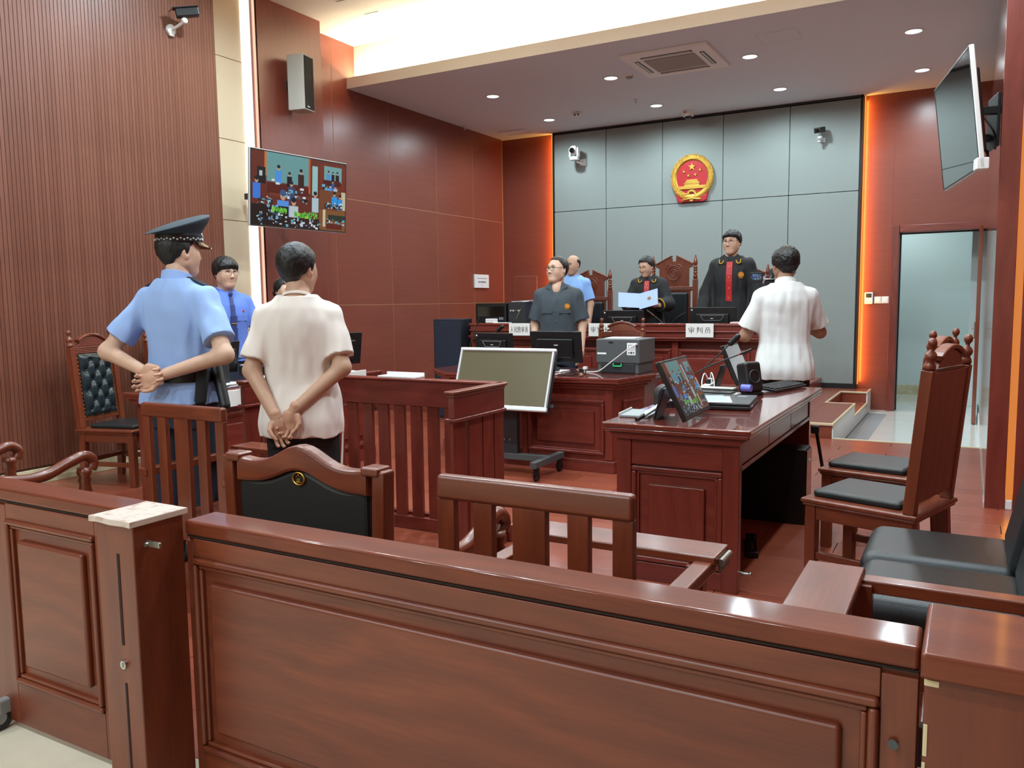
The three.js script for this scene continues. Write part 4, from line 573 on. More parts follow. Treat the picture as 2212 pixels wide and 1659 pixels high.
// clerk's desk
monitor("black monitor on the clerk's desk seen from behind, left of the clerk", [-3.82, 0.76, -6.5], faceTo(0.12, -1), { w: 0.43, h: 0.26, lift: 0.06, tilt: -0.1 });
{
  const t = monitor("wide black monitor with a white foot on the clerk's desk before the clerk", [-3.12, 0.76, -6.36], faceTo(0.05, -1), { w: 0.5, h: 0.27, lift: 0.075, tilt: -0.12, base: M.whiteP, mark: 'none' });
  const tx = canvas(256, 64, (c) => { c.fillStyle = '#0f1012'; c.fillRect(0, 0, 256, 64); c.fillStyle = '#b9bdbf'; c.font = 'bold 46px sans-serif'; c.fillText('lenovo', 20, 46); }); const g = new THREE.PlaneGeometry(0.085, 0.021).rotateY(PI); obj('lettering', mv(g, 0.19, 0.075 + 0.135 + 0.105, -0.001 - 0.012, -0.12), std({ map: tx, roughness: 0.5 }), t);
  obj('rear_badge', [mv(B(0.04, 0.01, 0.004, -0.02, 0.02, -0.038, 0.003), 0, 0.21, 0, -0.12)], M.silver, t); obj('side_arm', [mv(B(0.14, 0.012, 0.02, 0.06, 0.008, -0.1, 0.004), 0, 0.004, 0, 0, 0.3), mv(B(0.16, 0.012, 0.02, -0.05, 0.008, -0.1, 0.004), 0, 0.004, 0, 0, -0.35)], M.whiteP, t);
  const p = thing('printer', "dark grey laser printer seen from behind on the clerk's desk", 'printer', [-2.53, 0.76, -6.49], PI);
  obj('case', [new RoundedBoxGeometry(0.385, 0.2, 0.37, 3, 0.01).translate(0, 0.185, 0), new RoundedBoxGeometry(0.36, 0.09, 0.35, 2, 0.006).translate(0, 0.046, 0)], M.greyP, p);
  obj('rear_cover', [B(0.3, 0.075, 0.01, 0.0, 0.046, -0.178, 0.004)], M.darkGrey, p); obj('handle_slot', [B(0.09, 0.022, 0.006, 0, 0.085, -0.184, 0.003), B(0.04, 0.014, 0.006, 0.06, 0.258, -0.185, 0.003)], M.blackP, p); obj('green_lever', [B(0.075, 0.01, 0.012, 0, 0.062, -0.19, 0.003), B(0.01, 0.026, 0.012, 0.035, 0.072, -0.19, 0.003), B(0.01, 0.026, 0.012, -0.035, 0.072, -0.19, 0.003)], M.green, p);
  const lb = canvas(96, 128, (c) => { c.fillStyle = '#e9ebea'; c.fillRect(0, 0, 96, 128); c.strokeStyle = '#3b4043'; c.lineWidth = 5; c.strokeRect(18, 24, 56, 26); c.fillStyle = '#8a8f92'; c.fillRect(10, 64, 76, 4); c.fillRect(10, 74, 60, 4); c.fillStyle = '#3b4043'; for (const x of [22, 48, 74]) { c.beginPath(); c.arc(x, 104, x === 48 ? 12 : 8, 0, 7); c.fill(); } }); obj('rating_label', new THREE.PlaneGeometry(0.075, 0.1).rotateY(PI).translate(-0.12, 0.205, -0.1856), std({ map: lb, roughness: 0.6 }), p); obj('label_strip', [B(0.08, 0.014, 0.002, 0.14, 0.165, -0.1855, 0.0005)], M.paper, p);
  obj('paper_output', [B(0.26, 0.006, 0.22, 0.02, 0.288, 0, 0.001, 'x', [0, 0.1, 0])], M.paper, p);
  obj('usb_cable', [B(0.02, 0.016, 0.03, -0.165, 0.245, -0.195, 0.003), tube([[-0.165, 0.245, -0.21], [-0.13, 0.22, -0.24], [0.04, 0.1, -0.22], [0.16, 0.02, -0.2], [0.26, 0.005, -0.16], [0.34, 0.005, -0.1]], 0.0045, 40, 8)], M.whiteP, p);
  const c = thing('cable_tangle', "black cables and plugs tangled beside the printer on the clerk's desk", 'cables', [-2.79, 0.76, -6.14]); for (const p of [[[-0.12, 0.005, 0.06], [-0.06, 0.02, 0.13], [0.0, 0.03, 0.05], [0.03, 0.008, -0.03], [0.02, 0.05, -0.06]], [[-0.16, 0.005, 0.03], [-0.08, 0.005, 0.16], [0.0, 0.012, 0.14], [0.04, 0.03, 0.02]]]) obj('cable', tube(p, 0.004, 30, 6), M.blackP, c); obj('plug', B(0.03, 0.025, 0.04, 0.03, 0.05, -0.03, 0.004), M.whiteP, c); obj('plug', B(0.03, 0.03, 0.04, -0.01, 0.03, -0.04, 0.004), M.blackP, c);
}
// bench
monitor('black monitor on the bench in front of the woman judge', [-3.33, 0.9, -8.47], faceTo(0.02, -1), { w: 0.48, h: 0.27, lift: 0.085, tilt: -0.12 });
monitor('black monitor on the bench in front of the standing judge', [-2.34, 0.9, -8.47], faceTo(-0.02, -1), { w: 0.49, h: 0.28, lift: 0.1, tilt: -0.12 });
monitor('black monitor on the bench half hidden by the clerk', [-4.12, 0.9, -8.47], faceTo(0.1, -1), { w: 0.46, h: 0.27, lift: 0.1, tilt: -0.12 });
function namePlate(label, pos, turn, w, h, text, col = 0xffffff) { const t = thing('name_plate', label, 'name plate', pos, turn, 'white name plates'); obj('plate', B(w, h, 0.012, 0, 0, 0, 0.003), std({ color: 0xdfe1dc, roughness: 0.5 }), t); if (text) obj('lettering', new THREE.PlaneGeometry(w - 0.008, h - 0.008).translate(0, 0, 0.0065), std({ map: plateTexture(text), roughness: 0.55 }), t); obj('rim', B(w, 0.006, 0.013, 0, -h / 2 + 0.003, 0.001, 0.001), M.silver, t); return t; }
namePlate('white name plate reading 人民陪审员 at the left of the bench', [-4.445, 1.05, -8.127], 0, 0.268, 0.14, '人民陪审员');
namePlate('white name plate in the middle of the bench behind the clerk chair', [-3.46, 1.05, -8.127], 0, 0.268, 0.14, '审判长');
namePlate('white name plate reading 审判员 at the right of the bench', [-2.378, 1.05, -8.127], 0, 0.285, 0.14, '审判员');
namePlate("grey-white name plate hung on the prosecutors' desk beside the policeman", [-4.5, 0.712, -4.075], PI / 2, 0.25, 0.115, null);
namePlate("white name plate at the far end of the prosecutors' desk", [-4.5, 0.745, -5.35], PI / 2, 0.26, 0.11, null);
{
  let t = thing('amplifier', 'black amplifier standing at the left end of the bench', 'amplifier', [-4.95, 0.9, -8.5]); obj('case', B(0.42, 0.45, 0.3, 0, 0.225, 0, 0.006), M.blackP, t); obj('front_glass', B(0.36, 0.12, 0.004, 0, 0.35, 0.151, 0.001), M.blackGloss, t); obj('indicator_buttons', [0, 1, 2].flatMap((i) => [0, 1].map((j) => B(0.012, 0.01, 0.004, 0.12 + i * 0.02, 0.26 + j * 0.016, 0.152, 0.001))), M.silver, t);
  t = thing('mixer_unit', 'smaller black unit with round knobs beside the amplifier', 'mixer', [-4.61, 0.9, -8.5]); obj('case', B(0.22, 0.46, 0.28, 0, 0.23, 0, 0.006), M.darkGrey, t); for (let i = 0; i < 4; i++) obj('knob', cyl(0.01, 0.01, 0.016, -0.07 + i * 0.034, 0.36, 0.146, 12, [PI / 2, 0, 0]), i === 2 ? M.brass : M.silver, t); obj('antenna', tube([[0.0, 0.26, 0.145], [0.04, 0.32, 0.17], [0.07, 0.38, 0.16]], 0.003, 10, 6), M.midGrey, t);
  t = thing('paper_sheets', 'white papers lying on the mixer unit on the bench', 'paper', [-4.6, 1.361, -8.5], 0.2); obj('sheet', B(0.21, 0.006, 0.2, 0, 0.003, 0, 0.001), M.paper, t); obj('sheet', B(0.2, 0.004, 0.15, 0.03, 0.01, 0.02, 0.001, 'x', [0, 0.3, 0.05]), M.paper, t);
  t = thing('card_box', 'small white box standing before the amplifier', 'box', [-4.87, 1.12, -8.23]); obj('box', B(0.13, 0.05, 0.07, 0, 0.025, 0, 0.008), M.whiteP, t); obj('lid_line', B(0.131, 0.003, 0.071, 0, 0.034, 0, 0.001), M.midGrey, t);
  t = thing('paper_sheets', 'thin white papers at the left front edge of the bench', 'paper', [-4.72, 1.12, -8.22], 0.05); obj('sheet', B(0.2, 0.006, 0.09, 0, 0.003, 0, 0.001), M.paper, t);
  t = thing('paper_sheets', 'folded pinkish papers behind the right monitor on the bench', 'paper', [-2.02, 1.12, -8.3], -0.1); obj('sheet', B(0.16, 0.012, 0.12, 0, 0.006, 0, 0.002), std({ color: 0xe6c7c4, roughness: 0.8 }), t);
  t = thing('equipment_cabinet', 'tall dark navy cabinet standing left of the bench', 'cabinet', [-5.37, 0, -8.17], 0.1); obj('case', B(0.36, 1.17, 0.3, 0, 0.585, 0, 0.008), std({ color: 0x131a26, roughness: 0.6 }), t); obj('front_grille', B(0.33, 1.12, 0.008, 0, 0.585, 0.151, 0.003), std({ color: 0x182233, roughness: 0.8 }), t); obj('foot', [B(0.32, 0.01, 0.28, 0, 0.005, 0, 0.002)], M.blackP, t);
}
// prosecutors' desk
monitor("black monitor with white foot at the far end of the prosecutors' desk", [-4.76, 0.776, -5.42], faceTo(-1, -0.25), { w: 0.5, h: 0.28, lift: 0.06, tilt: -0.15, base: M.whiteP });
monitor("grey-backed monitor beside the policeman's elbow on the prosecutors' desk", [-4.86, 0.776, -4.25], faceTo(-1, 0.1), { w: 0.36, h: 0.24, lift: 0.08, tilt: -0.15, base: M.whiteP });
{
  let t = thing('document_scanner', "black document scanner with cable on the prosecutors' desk", 'scanner', [-4.78, 0.776, -4.5], 0.4); obj('case', B(0.2, 0.08, 0.13, 0, 0.09, 0, 0.016), M.blackP, t); obj('lid', B(0.18, 0.006, 0.12, 0, 0.132, 0, 0.003), M.lightGrey, t); obj('stand', B(0.08, 0.05, 0.08, 0, 0.026, 0, 0.008), M.darkGrey, t);
  t = thing('paper_sheets', "papers and a dark folder spread on the prosecutors' desk", 'paper', [-4.66, 0.776, -3.86], 0.1); obj('sheet', B(0.18, 0.003, 0.29, 0.02, 0.002, 0, 0), M.paper, t); obj('dark_folder', B(0.2, 0.012, 0.26, -0.02, 0.009, -0.12, 0.002, 'x', [0, 0.3, 0]), M.navy, t); obj('sheet', B(0.18, 0.003, 0.24, -0.02, 0.017, -0.12, 0, 'x', [0, 0.2, 0]), M.paper, t);
  t = thing('hanging_cable', "thin grey cable hanging down the prosecutors' desk", 'cable', [-4.49, 0, -4.08]); obj('cable', tube([[-0.1, 0.79, 0.0], [-0.01, 0.8, 0], [0.03, 0.7, -0.02], [0.03, 0.4, -0.05], [0.02, 0.12, -0.1], [-0.0, 0.02, 0.02], [0.05, 0.008, 0.15]], 0.0035, 50, 6), M.midGrey, t);
}
// ---------------------------------------------------------------- televisions
function television(name, label, center, right, tilt, w, h, screen, frame) { // right: direction of its width
  const t = thing(name, label, 'television', center, Math.atan2(-right[1], right[0])); const q = (g) => mv(g, 0, 0, 0, tilt);
  obj('bezel', [q(B(w, h, 0.03, 0, 0, -0.016, 0.006))], frame, t); obj('screen', q(new THREE.PlaneGeometry(w - 0.024, h - 0.03).translate(0, 0.002, 0.0)), screen, t); obj('screen_edge', ringXY(w - 0.012, h - 0.014, 0.01, 0.004, 0, 0, 0.0, 0.001).map(q), M.blackP, t); obj('rear_shell', q(B(w * 0.8, h * 0.7, 0.05, 0, 0, -0.05, 0.015)), M.blackP, t); return t;
}
{ // left: corner points a (near) and b (far) of its width
  const t = television('wall_television', 'wall television on the left pilaster showing the live court views', [-5.84, 2.462, -6.2], [0.1, -0.995], 0.07, 1.22, 0.72, screenOn(2.4), M.silver);
  obj('wall_arm', [B(0.3, 0.28, 0.02, 0, 0, -0.09, 0.003), B(0.06, 0.06, 0.58, -0.15, 0, -0.36, 0.005), B(0.06, 0.06, 0.58, 0.15, 0, -0.36, 0.005)], M.blackP, t); obj('status_light', B(0.03, 0.006, 0.006, 0.42, -0.362, 0.0, 0.001), glow(new THREE.Color(0.35, 0.3, 1), 1.5), t);
  const u = television('wall_television', 'dark wall television on a swivel arm at the upper right, mirroring the grey wall', [-0.14, 2.495, -6.35], [0.2, 0.98], 0.12, 1.12, 0.74, phys({ color: 0x0c0f10, roughness: 0.06, clearcoat: 1, clearcoatRoughness: 0.02, specularIntensity: 1 }), M.whiteP);
  obj('wall_arm', [B(0.3, 0.3, 0.02, 0, 0, -0.09, 0.004), B(0.05, 0.05, 0.2, 0.1, 0.06, -0.17, 0.005), B(0.05, 0.05, 0.2, -0.1, -0.08, -0.17, 0.005), B(0.26, 0.34, 0.02, 0.0, 0, -0.23, 0.004)], M.blackP, u); obj('tangled_cable', [tube([[0.2, -0.1, -0.06], [0.25, -0.22, -0.14], [0.1, -0.26, -0.18], [0.0, -0.18, -0.2]], 0.008, 24, 6), tube([[0.3, 0.05, -0.06], [0.34, -0.12, -0.16], [0.2, -0.2, -0.2]], 0.006, 24, 6)], M.blackP, u); obj('corner_box', B(0.09, 0.07, 0.07, 0.515, -0.335, -0.06, 0.006), M.whiteP, u);
}
{ // television on a wheeled stand, tilted back
  const t = thing('television_stand', "wheeled stand with a tilted television before the clerk's desk", 'television', [-3.2, 0, -5.62], 0.02);
  const q = (g) => mv(g, 0.0, 0.76, 0.06, -0.36);
  obj('bezel', [...ringXY(0.84, 0.49, 0.018, 0.03, 0, 0, 0, 0.005).map(q), q(B(0.82, 0.47, 0.02, 0, 0, -0.008, 0.002))], M.silver, t); obj('screen', q(new THREE.PlaneGeometry(0.805, 0.455).translate(0, 0, 0.004)), phys({ color: 0x5c563e, roughness: 0.3, clearcoat: 1, clearcoatRoughness: 0.1 }), t);  // yellowish ceiling reflection is painted into the screen colour
  const wrapM = phys({ color: 0xdfe8ea, roughness: 0.18, clearcoat: 1 }); obj('plastic_wrap', q(B(0.86, 0.03, 0.034, 0.005, 0.238, 0, 0.012)), wrapM, t); obj('plastic_wrap', q(B(0.85, 0.04, 0.034, 0, -0.232, 0, 0.012)), wrapM, t);
  obj('rear_shell', q(B(0.7, 0.36, 0.05, 0, 0, -0.04, 0.012)), M.blackP, t); for (const x of [-0.15, 0.15, 0.395]) obj('bracket', q(B(0.03, 0.5, 0.02, x, 0, -0.07, 0.003)), M.darkGrey, t); for (const y of [0.11, -0.19]) obj('bracket_tip', q(B(0.04, 0.03, 0.02, 0.43, y, -0.06, 0.004)), M.darkGrey, t);
  obj('vent_badge', [-0.03, 0, 0.03].map((x) => mv(B(0.014, 0.1, 0.006, x - 0.16, 0, 0, 0.002), 0, 0.44, 0.16, 0.25)), M.silver, t);
  obj('column', [B(0.25, 0.48, 0.05, -0.03, 0.36, -0.02, 0.006), B(0.1, 0.3, 0.04, -0.03, 0.7, -0.06, 0.004)], M.darkGrey, t); for (let i = 0; i < 4; i++) obj('slot', B(0.004, 0.014, 0.003, -0.12 + i * 0.05, 0.27, 0.0065, 0.0005), M.silver, t);
  obj('cross_bar', [B(0.76, 0.05, 0.06, 0, 0.135, -0.02, 0.004)], M.greyP, t);
  for (const s of [-1, 1]) { obj('foot_bar', [B(0.05, 0.05, 0.52, s * 0.36, 0.13, 0.0, 0.004)], M.greyP, t); for (const z of [-0.22, 0.2]) { const c = obj('caster_wheel', [cyl(0.036, 0.036, 0.026, s * 0.36, 0.036, z, 20, [0, 0, PI / 2])], M.blackP, t); obj('caster_fork', [B(0.04, 0.06, 0.05, s * 0.36, 0.075, z, 0.01), B(0.02, 0.008, 0.05, s * 0.36, 0.06, z + 0.04, 0.002)], M.blackP, c); } }
}
// ---------------------------------------------------------------- on the walls and the ceiling
{ // emblem: golden wheat ring, red field, five stars, gate, cog wheel and red drapery
  const t = thing('wall_emblem', 'round red and gold state emblem on the grey wall', 'emblem', [-3.573, 3.1, ZB + 0.06]);
  obj('red_field', cyl(0.25, 0.25, 0.03, 0, 0.015, 0.02, 48, [PI / 2, 0, 0]), M.red, t);
  const ring = flat(new THREE.TorusGeometry(0.268, 0.045, 12, 64)).scale(1, 1.05, 0.55).translate(0, 0.01, 0.03); obj('wheat_ring', ring, M.gold, t);
  const gr = []; for (let i = 0; i < 64; i++) { const a = -0.9 + i / 63 * (PI * 2 - 1.35) + PI / 2 - 0.0 - PI + 0.32 + PI / 2; for (const [r, o] of [[0.248, 0], [0.278, 0.05], [0.298, 0]]) gr.push(mv(sph(0.013, 0, 0, 0, 1.5, 0.62, 0.8, 8), Math.cos(a + o) * r, Math.sin(a + o) * r * 1.05 + 0.01, 0.05, 0, 0, a + o + 0.9 * (Math.cos(a) > 0 ? 1 : -1))); } obj('wheat_grains', gr, M.gold, t);
  const star = (r) => { const p = []; for (let i = 0; i < 10; i++) { const a = PI / 2 + i * PI / 5, q = i % 2 ? r * 0.4 : r; p.push([Math.cos(a) * q, Math.sin(a) * q]); } return shape(p); };
  for (const [x, y, r, z] of [[0, 0.155, 0.062, 0], [-0.12, 0.095, 0.03, 0.5], [0.12, 0.105, 0.03, -0.5], [-0.05, 0.035, 0.03, 0.25], [0.05, 0.04, 0.03, -0.25]]) obj('star', mv(ext(star(r), 0.016, 0.005), x, y, 0.042, 0, 0, z), M.gold, t);
  obj('gate', [B(0.16, 0.022, 0.02, 0, -0.035, 0.042, 0.004), B(0.2, 0.02, 0.022, 0, -0.058, 0.042, 0.004), B(0.24, 0.014, 0.026, 0, -0.076, 0.042, 0.004), B(0.22, 0.03, 0.018, 0, -0.098, 0.042, 0.003), B(0.4, 0.045, 0.024, 0, -0.133, 0.042, 0.004)], M.gold, t);
  obj('cog_wheel', [flat(new THREE.TorusGeometry(0.05, 0.014, 8, 28, PI)).translate(0, -0.235, 0.045), ...[...Array(9)].map((_, i) => { const a = (i + 0.5) / 9 * PI; return mv(B(0.016, 0.016, 0.02, 0, 0, 0, 0.003), Math.cos(a) * 0.068, -0.235 + Math.sin(a) * 0.068, 0.045, 0, 0, a); })], M.gold, t);
  obj('red_drapery', ext(shape([[-0.24, -0.2], [-0.2, -0.24], [-0.1, -0.275], [0, -0.26], [0.1, -0.275], [0.2, -0.24], [0.24, -0.2], [0.215, -0.32], [0.16, -0.345], [0.06, -0.335], [-0.06, -0.335], [-0.16, -0.345], [-0.215, -0.32]]), 0.05, 0.01, 0, 0, 0.022), M.red, t);
  obj('gilt_ribbon', [tube([[-0.14, -0.31, 0.052], [-0.08, -0.3, 0.056], [0, -0.29, 0.058], [0.08, -0.3, 0.056], [0.14, -0.305, 0.052]], 0.013, 30, 8), cyl(0.03, 0.03, 0.014, 0, -0.302, 0.052, 20, [PI / 2, 0, 0])], M.gold, t);
}
{
  let t = thing('pan_tilt_camera', 'white pan-tilt camera on a wall bracket left of the emblem', 'camera', [-5.36, 3.5, ZB + 0.06]); // bracket on the wall
  obj('bracket', [B(0.1, 0.1, 0.02, 0.06, -0.02, 0.01, 0.004), tube([[0.06, -0.05, 0.02], [0.05, -0.04, 0.1], [0.02, -0.02, 0.16]], 0.014, 16, 8)], M.whiteP, t); obj('base', [cyl(0.07, 0.075, 0.045, 0, 0.02, 0.18, 28)], M.whiteP, t); obj('yoke', [B(0.03, 0.14, 0.08, -0.065, 0.11, 0.18, 0.012), B(0.03, 0.14, 0.08, 0.065, 0.11, 0.18, 0.012)], M.whiteP, t); obj('head', new RoundedBoxGeometry(0.1, 0.13, 0.12, 3, 0.03).translate(0, 0.14, 0.19), M.whiteP, t); obj('lens', [cyl(0.035, 0.04, 0.05, 0, 0.13, 0.255, 24, [PI / 2, 0, 0])], M.blackGloss, t);
  t = thing('bracket_camera', 'small dark camera on a clear bracket right of the emblem', 'camera', [-1.83, 3.47, ZB + 0.06]); obj('bracket', [B(0.06, 0.06, 0.02, 0.02, -0.02, 0.01, 0.004), sph(0.035, 0.0, 0.0, 0.1), tube([[0.02, -0.02, 0.02], [0.0, 0, 0.1], [0.0, 0.05, 0.12]], 0.012, 12, 8), sph(0.02, -0.01, -0.05, 0.1)], M.silver, t); obj('housing', [mv(B(0.1, 0.07, 0.14, 0, 0, 0, 0.01), 0.0, 0.095, 0.13, 0.2, -0.3)], M.blackP, t); obj('lens', [mv(cyl(0.02, 0.02, 0.02, 0, 0, 0.075, 16, [PI / 2, 0, 0]), 0, 0.095, 0.13, 0.2, -0.3)], M.blackGloss, t);
  t = thing('dome_camera', 'white dome camera with red mark hanging from the low ceiling', 'camera', [-3.54, YS, ZB + 0.4]); obj('housing', [cyl(0.072, 0.075, 0.08, 0, -0.04, 0, 28)], M.whiteP, t); obj('dome', sph(0.05, 0, -0.08, 0, 1, 0.9, 1, 20), M.blackGloss, t); obj('red_mark', B(0.04, 0.016, 0.006, -0.03, -0.03, 0.067, 0.002, 'x', [0, -0.42, 0]), M.red, t);
  t = thing('bullet_camera', 'black bullet camera on a white arm high on the slatted wall', 'camera', [XSLAT, 3.8, -5.12]); obj('wall_plate', [cyl(0.045, 0.045, 0.025, 0.0125, 0, 0, 24, [0, 0, PI / 2]), B(0.03, 0.08, 0.05, 0.02, -0.02, 0, 0.01)], M.whiteP, t); obj('arm', [tube([[0.03, 0, 0], [0.1, 0.02, -0.01], [0.17, 0.05, -0.02]], 0.014, 16, 10), sph(0.028, 0.17, 0.055, -0.02)], M.whiteP, t); obj('housing', mv(B(0.075, 0.075, 0.2, 0, 0, 0, 0.012), 0.19, 0.125, -0.04, 0.18, -0.7), M.blackP, t); obj('sun_hood', mv(B(0.085, 0.008, 0.22, 0, 0.041, 0.008, 0.003), 0.19, 0.125, -0.04, 0.18, -0.7), M.darkGrey, t); obj('cable', tube([[0.0, 0.16, -0.0], [0.06, 0.17, -0.0], [0.13, 0.13, -0.01]], 0.005, 12, 6), M.brass, t);
  t = thing('wall_speaker', 'grey column loudspeaker on the pilaster above the left television', 'speaker', [XPIL, 3.7, -6.78], 0.0); obj('case', mv(B(0.2, 0.57, 0.2, 0, 0, 0, 0.008), 0.17, 0, 0, 0, 0.18), M.lightGrey, t); obj('grille', mv(B(0.008, 0.54, 0.17, 0.102, 0, 0, 0.003), 0.17, 0, 0, 0, 0.18), std({ color: 0x0b0c0d, roughness: 0.95 }), t); obj('badge', mv(B(0.003, 0.012, 0.05, 0.107, -0.25, 0.03, 0.001), 0.17, 0, 0, 0, 0.18), M.silver, t); obj('bracket', B(0.1, 0.1, 0.08, 0.04, 0, 0, 0.004), M.blackP, t);
  t = thing('socket_box', 'white wall socket box with a label on the left wall panels', 'socket', [XL, 1.69, -11.12], PI / 2); const lb = canvas(128, 128, (c) => { c.fillStyle = '#dfe3e4'; c.fillRect(0, 0, 128, 128); c.fillStyle = '#8d959b'; c.fillRect(14, 30, 100, 7); c.fillStyle = '#3d5a66'; c.fillRect(26, 64, 12, 16); c.fillStyle = '#4d5a68'; c.fillRect(44, 66, 46, 12); c.fillStyle = '#232a30'; c.fillRect(92, 64, 8, 16); c.fillStyle = '#555'; c.fillRect(60, 100, 6, 8); }); obj('box', B(0.42, 0.21, 0.03, 0, 0, 0.015, 0.006), M.whiteP, t); obj('printed_front', new THREE.PlaneGeometry(0.38, 0.19).translate(0, 0, 0.0305), std({ map: lb, roughness: 0.5 }), t);
  t = thing('thermostat', 'white thermostat with a dark display beside the door', 'thermostat', [-1.195, 1.35, ZB - 0.05]); obj('case', B(0.105, 0.155, 0.025, 0, 0, 0.0125, 0.012), M.whiteP, t); obj('display', B(0.07, 0.055, 0.004, 0, 0.035, 0.026, 0.003), M.darkGrey, t); obj('button_bar', B(0.06, 0.02, 0.003, 0, -0.045, 0.026, 0.002), M.silver, t);
  for (const [x, l] of [[-1.085, 'white light switch plate next to the thermostat'], [-0.995, 'white light switch plate nearest the door frame']]) { t = thing('light_switch', l, 'switch', [x, 1.325, ZB - 0.05], 0, 'white switch plates'); obj('plate', B(0.086, 0.09, 0.01, 0, 0, 0.005, 0.003), M.whiteP, t); obj('rocker', B(0.06, 0.065, 0.005, 0, 0, 0.012, 0.002), M.white, t); }
  // air conditioner cassette
  t = thing('air_conditioner', 'square white ceiling air conditioner with grey grille', 'air conditioner', [-2.93, YS, -9.0]); obj('frame_panel', [B(0.95, 0.03, 0.95, 0, -0.015, 0, 0.008)], M.white, t); obj('grille', [B(0.56, 0.01, 0.5, 0, -0.034, 0, 0.003)], M.midGrey, t); for (const [w, d, x, z] of [[0.56, 0.05, 0, -0.33], [0.56, 0.05, 0, 0.33], [0.05, 0.5, -0.36, 0], [0.05, 0.5, 0.36, 0]]) { const s = obj('air_slot', B(w, 0.008, d, x, -0.0305, z, 0.002), M.darkGrey, t); obj('louvre', B(w > d ? w - 0.03 : 0.018, 0.008, w > d ? 0.018 : d - 0.03, x, -0.033, z, 0.003, 'x', w > d ? [0.4, 0, 0] : [0, 0, 0.4]), M.white, s); }
  const bars = []; for (let i = 0; i < 24; i++) bars.push(B(0.54, 0.004, 0.006, 0, -0.04, -0.235 + i * 0.0204, 0.0005)); obj('grille_bars', bars, M.lightGrey, t);
  t = thing('smoke_detector', 'round white smoke detector beside the air conditioner', 'detector', [-3.59, YS, -9.31]); obj('base', cyl(0.052, 0.055, 0.02, 0, -0.01, 0, 28), M.white, t); obj('sensor', cyl(0.03, 0.045, 0.02, 0, -0.03, 0, 24), M.midGrey, t);
  t = thing('motion_sensor', 'small white two-eyed sensor on the low ceiling', 'detector', [-4.9, YS, -10.72]); obj('base', B(0.11, 0.04, 0.07, 0, -0.02, 0, 0.01), M.whiteP, t); for (const s of [-1, 1]) obj('lamp_eye', sph(0.014, s * 0.025, -0.035, 0.03), M.darkGrey, t);
  for (const [x, z, l] of [[-3.94, -10.46, 'fire sprinkler on the low ceiling between the downlights'], [-6.68, -10.59, 'fire sprinkler on the low ceiling close to the left wall']]) { t = thing('fire_sprinkler', l, 'sprinkler', [x, YS, z], 0, 'ceiling sprinklers'); obj('rose', cyl(0.03, 0.035, 0.008, 0, -0.004, 0, 20), M.silver, t); obj('frame', [cyl(0.008, 0.008, 0.05, 0, -0.03, 0, 12), cyl(0.025, 0.025, 0.003, 0, -0.056, 0, 20)], M.silver, t); }
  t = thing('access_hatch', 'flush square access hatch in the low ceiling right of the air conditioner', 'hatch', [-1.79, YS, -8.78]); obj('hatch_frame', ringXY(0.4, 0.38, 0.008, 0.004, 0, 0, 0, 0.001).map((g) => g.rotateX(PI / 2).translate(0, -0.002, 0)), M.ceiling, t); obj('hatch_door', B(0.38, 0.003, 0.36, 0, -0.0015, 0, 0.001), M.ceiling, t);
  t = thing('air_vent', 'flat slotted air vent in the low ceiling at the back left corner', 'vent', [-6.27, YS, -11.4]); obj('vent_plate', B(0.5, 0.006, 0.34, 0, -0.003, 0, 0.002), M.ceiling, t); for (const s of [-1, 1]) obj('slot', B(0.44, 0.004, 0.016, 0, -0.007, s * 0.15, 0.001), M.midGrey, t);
  t = thing('air_vent', 'flat slotted air vent in the high ceiling at the upper left', 'vent', [-5.83, YU, -7.15]); obj('vent_plate', B(0.2, 0.006, 0.5, 0, -0.003, 0, 0.002), M.ceilingW, t); for (const s of [-1, 1]) obj('slot', B(0.19, 0.004, 0.014, 0, -0.007, s * 0.225, 0.001), M.midGrey, t);
}
{ // camcorder at the cameraman's eye
  const t = thing('camcorder', 'black shoulder camcorder with a lit flip-out display held by the cameraman', 'camcorder', [-1.34, 1.44, -6.5], faceTo(-0.25, -0.97));
  obj('body', [B(0.11, 0.13, 0.3, 0, 0, 0.05, 0.014), B(0.05, 0.04, 0.16, 0, 0.12, 0.0, 0.008), B(0.02, 0.06, 0.02, 0, 0.085, 0.06, 0.004), B(0.02, 0.06, 0.02, 0, 0.085, -0.06, 0.004)], M.blackP, t); obj('lens_hood', [cyl(0.05, 0.055, 0.12, 0, -0.0, 0.26, 28, [PI / 2, 0, 0])], M.blackP, t); obj('viewfinder', [cyl(0.028, 0.024, 0.1, 0.0, 0.11, -0.13, 20, [PI / 2 + 0.2, 0, 0])], M.blackP, t); obj('handle_grip', [B(0.03, 0.1, 0.12, -0.07, -0.01, 0.04, 0.014)], M.darkGrey, t); obj('top_bracket', [B(0.1, 0.008, 0.2, 0.02, 0.068, -0.01, 0.002)], M.silver, t);
  obj('display_shell', B(0.1, 0.07, 0.012, 0.12, 0.085, -0.06, 0.003), M.blackP, t); obj('display', new THREE.PlaneGeometry(0.076, 0.046).rotateY(PI).translate(0.12, 0.085, -0.0668), std({ color: 0x080808, emissive: 0xaac4ff, emissiveMap: tFeed, emissiveIntensity: 3 }), t);
}
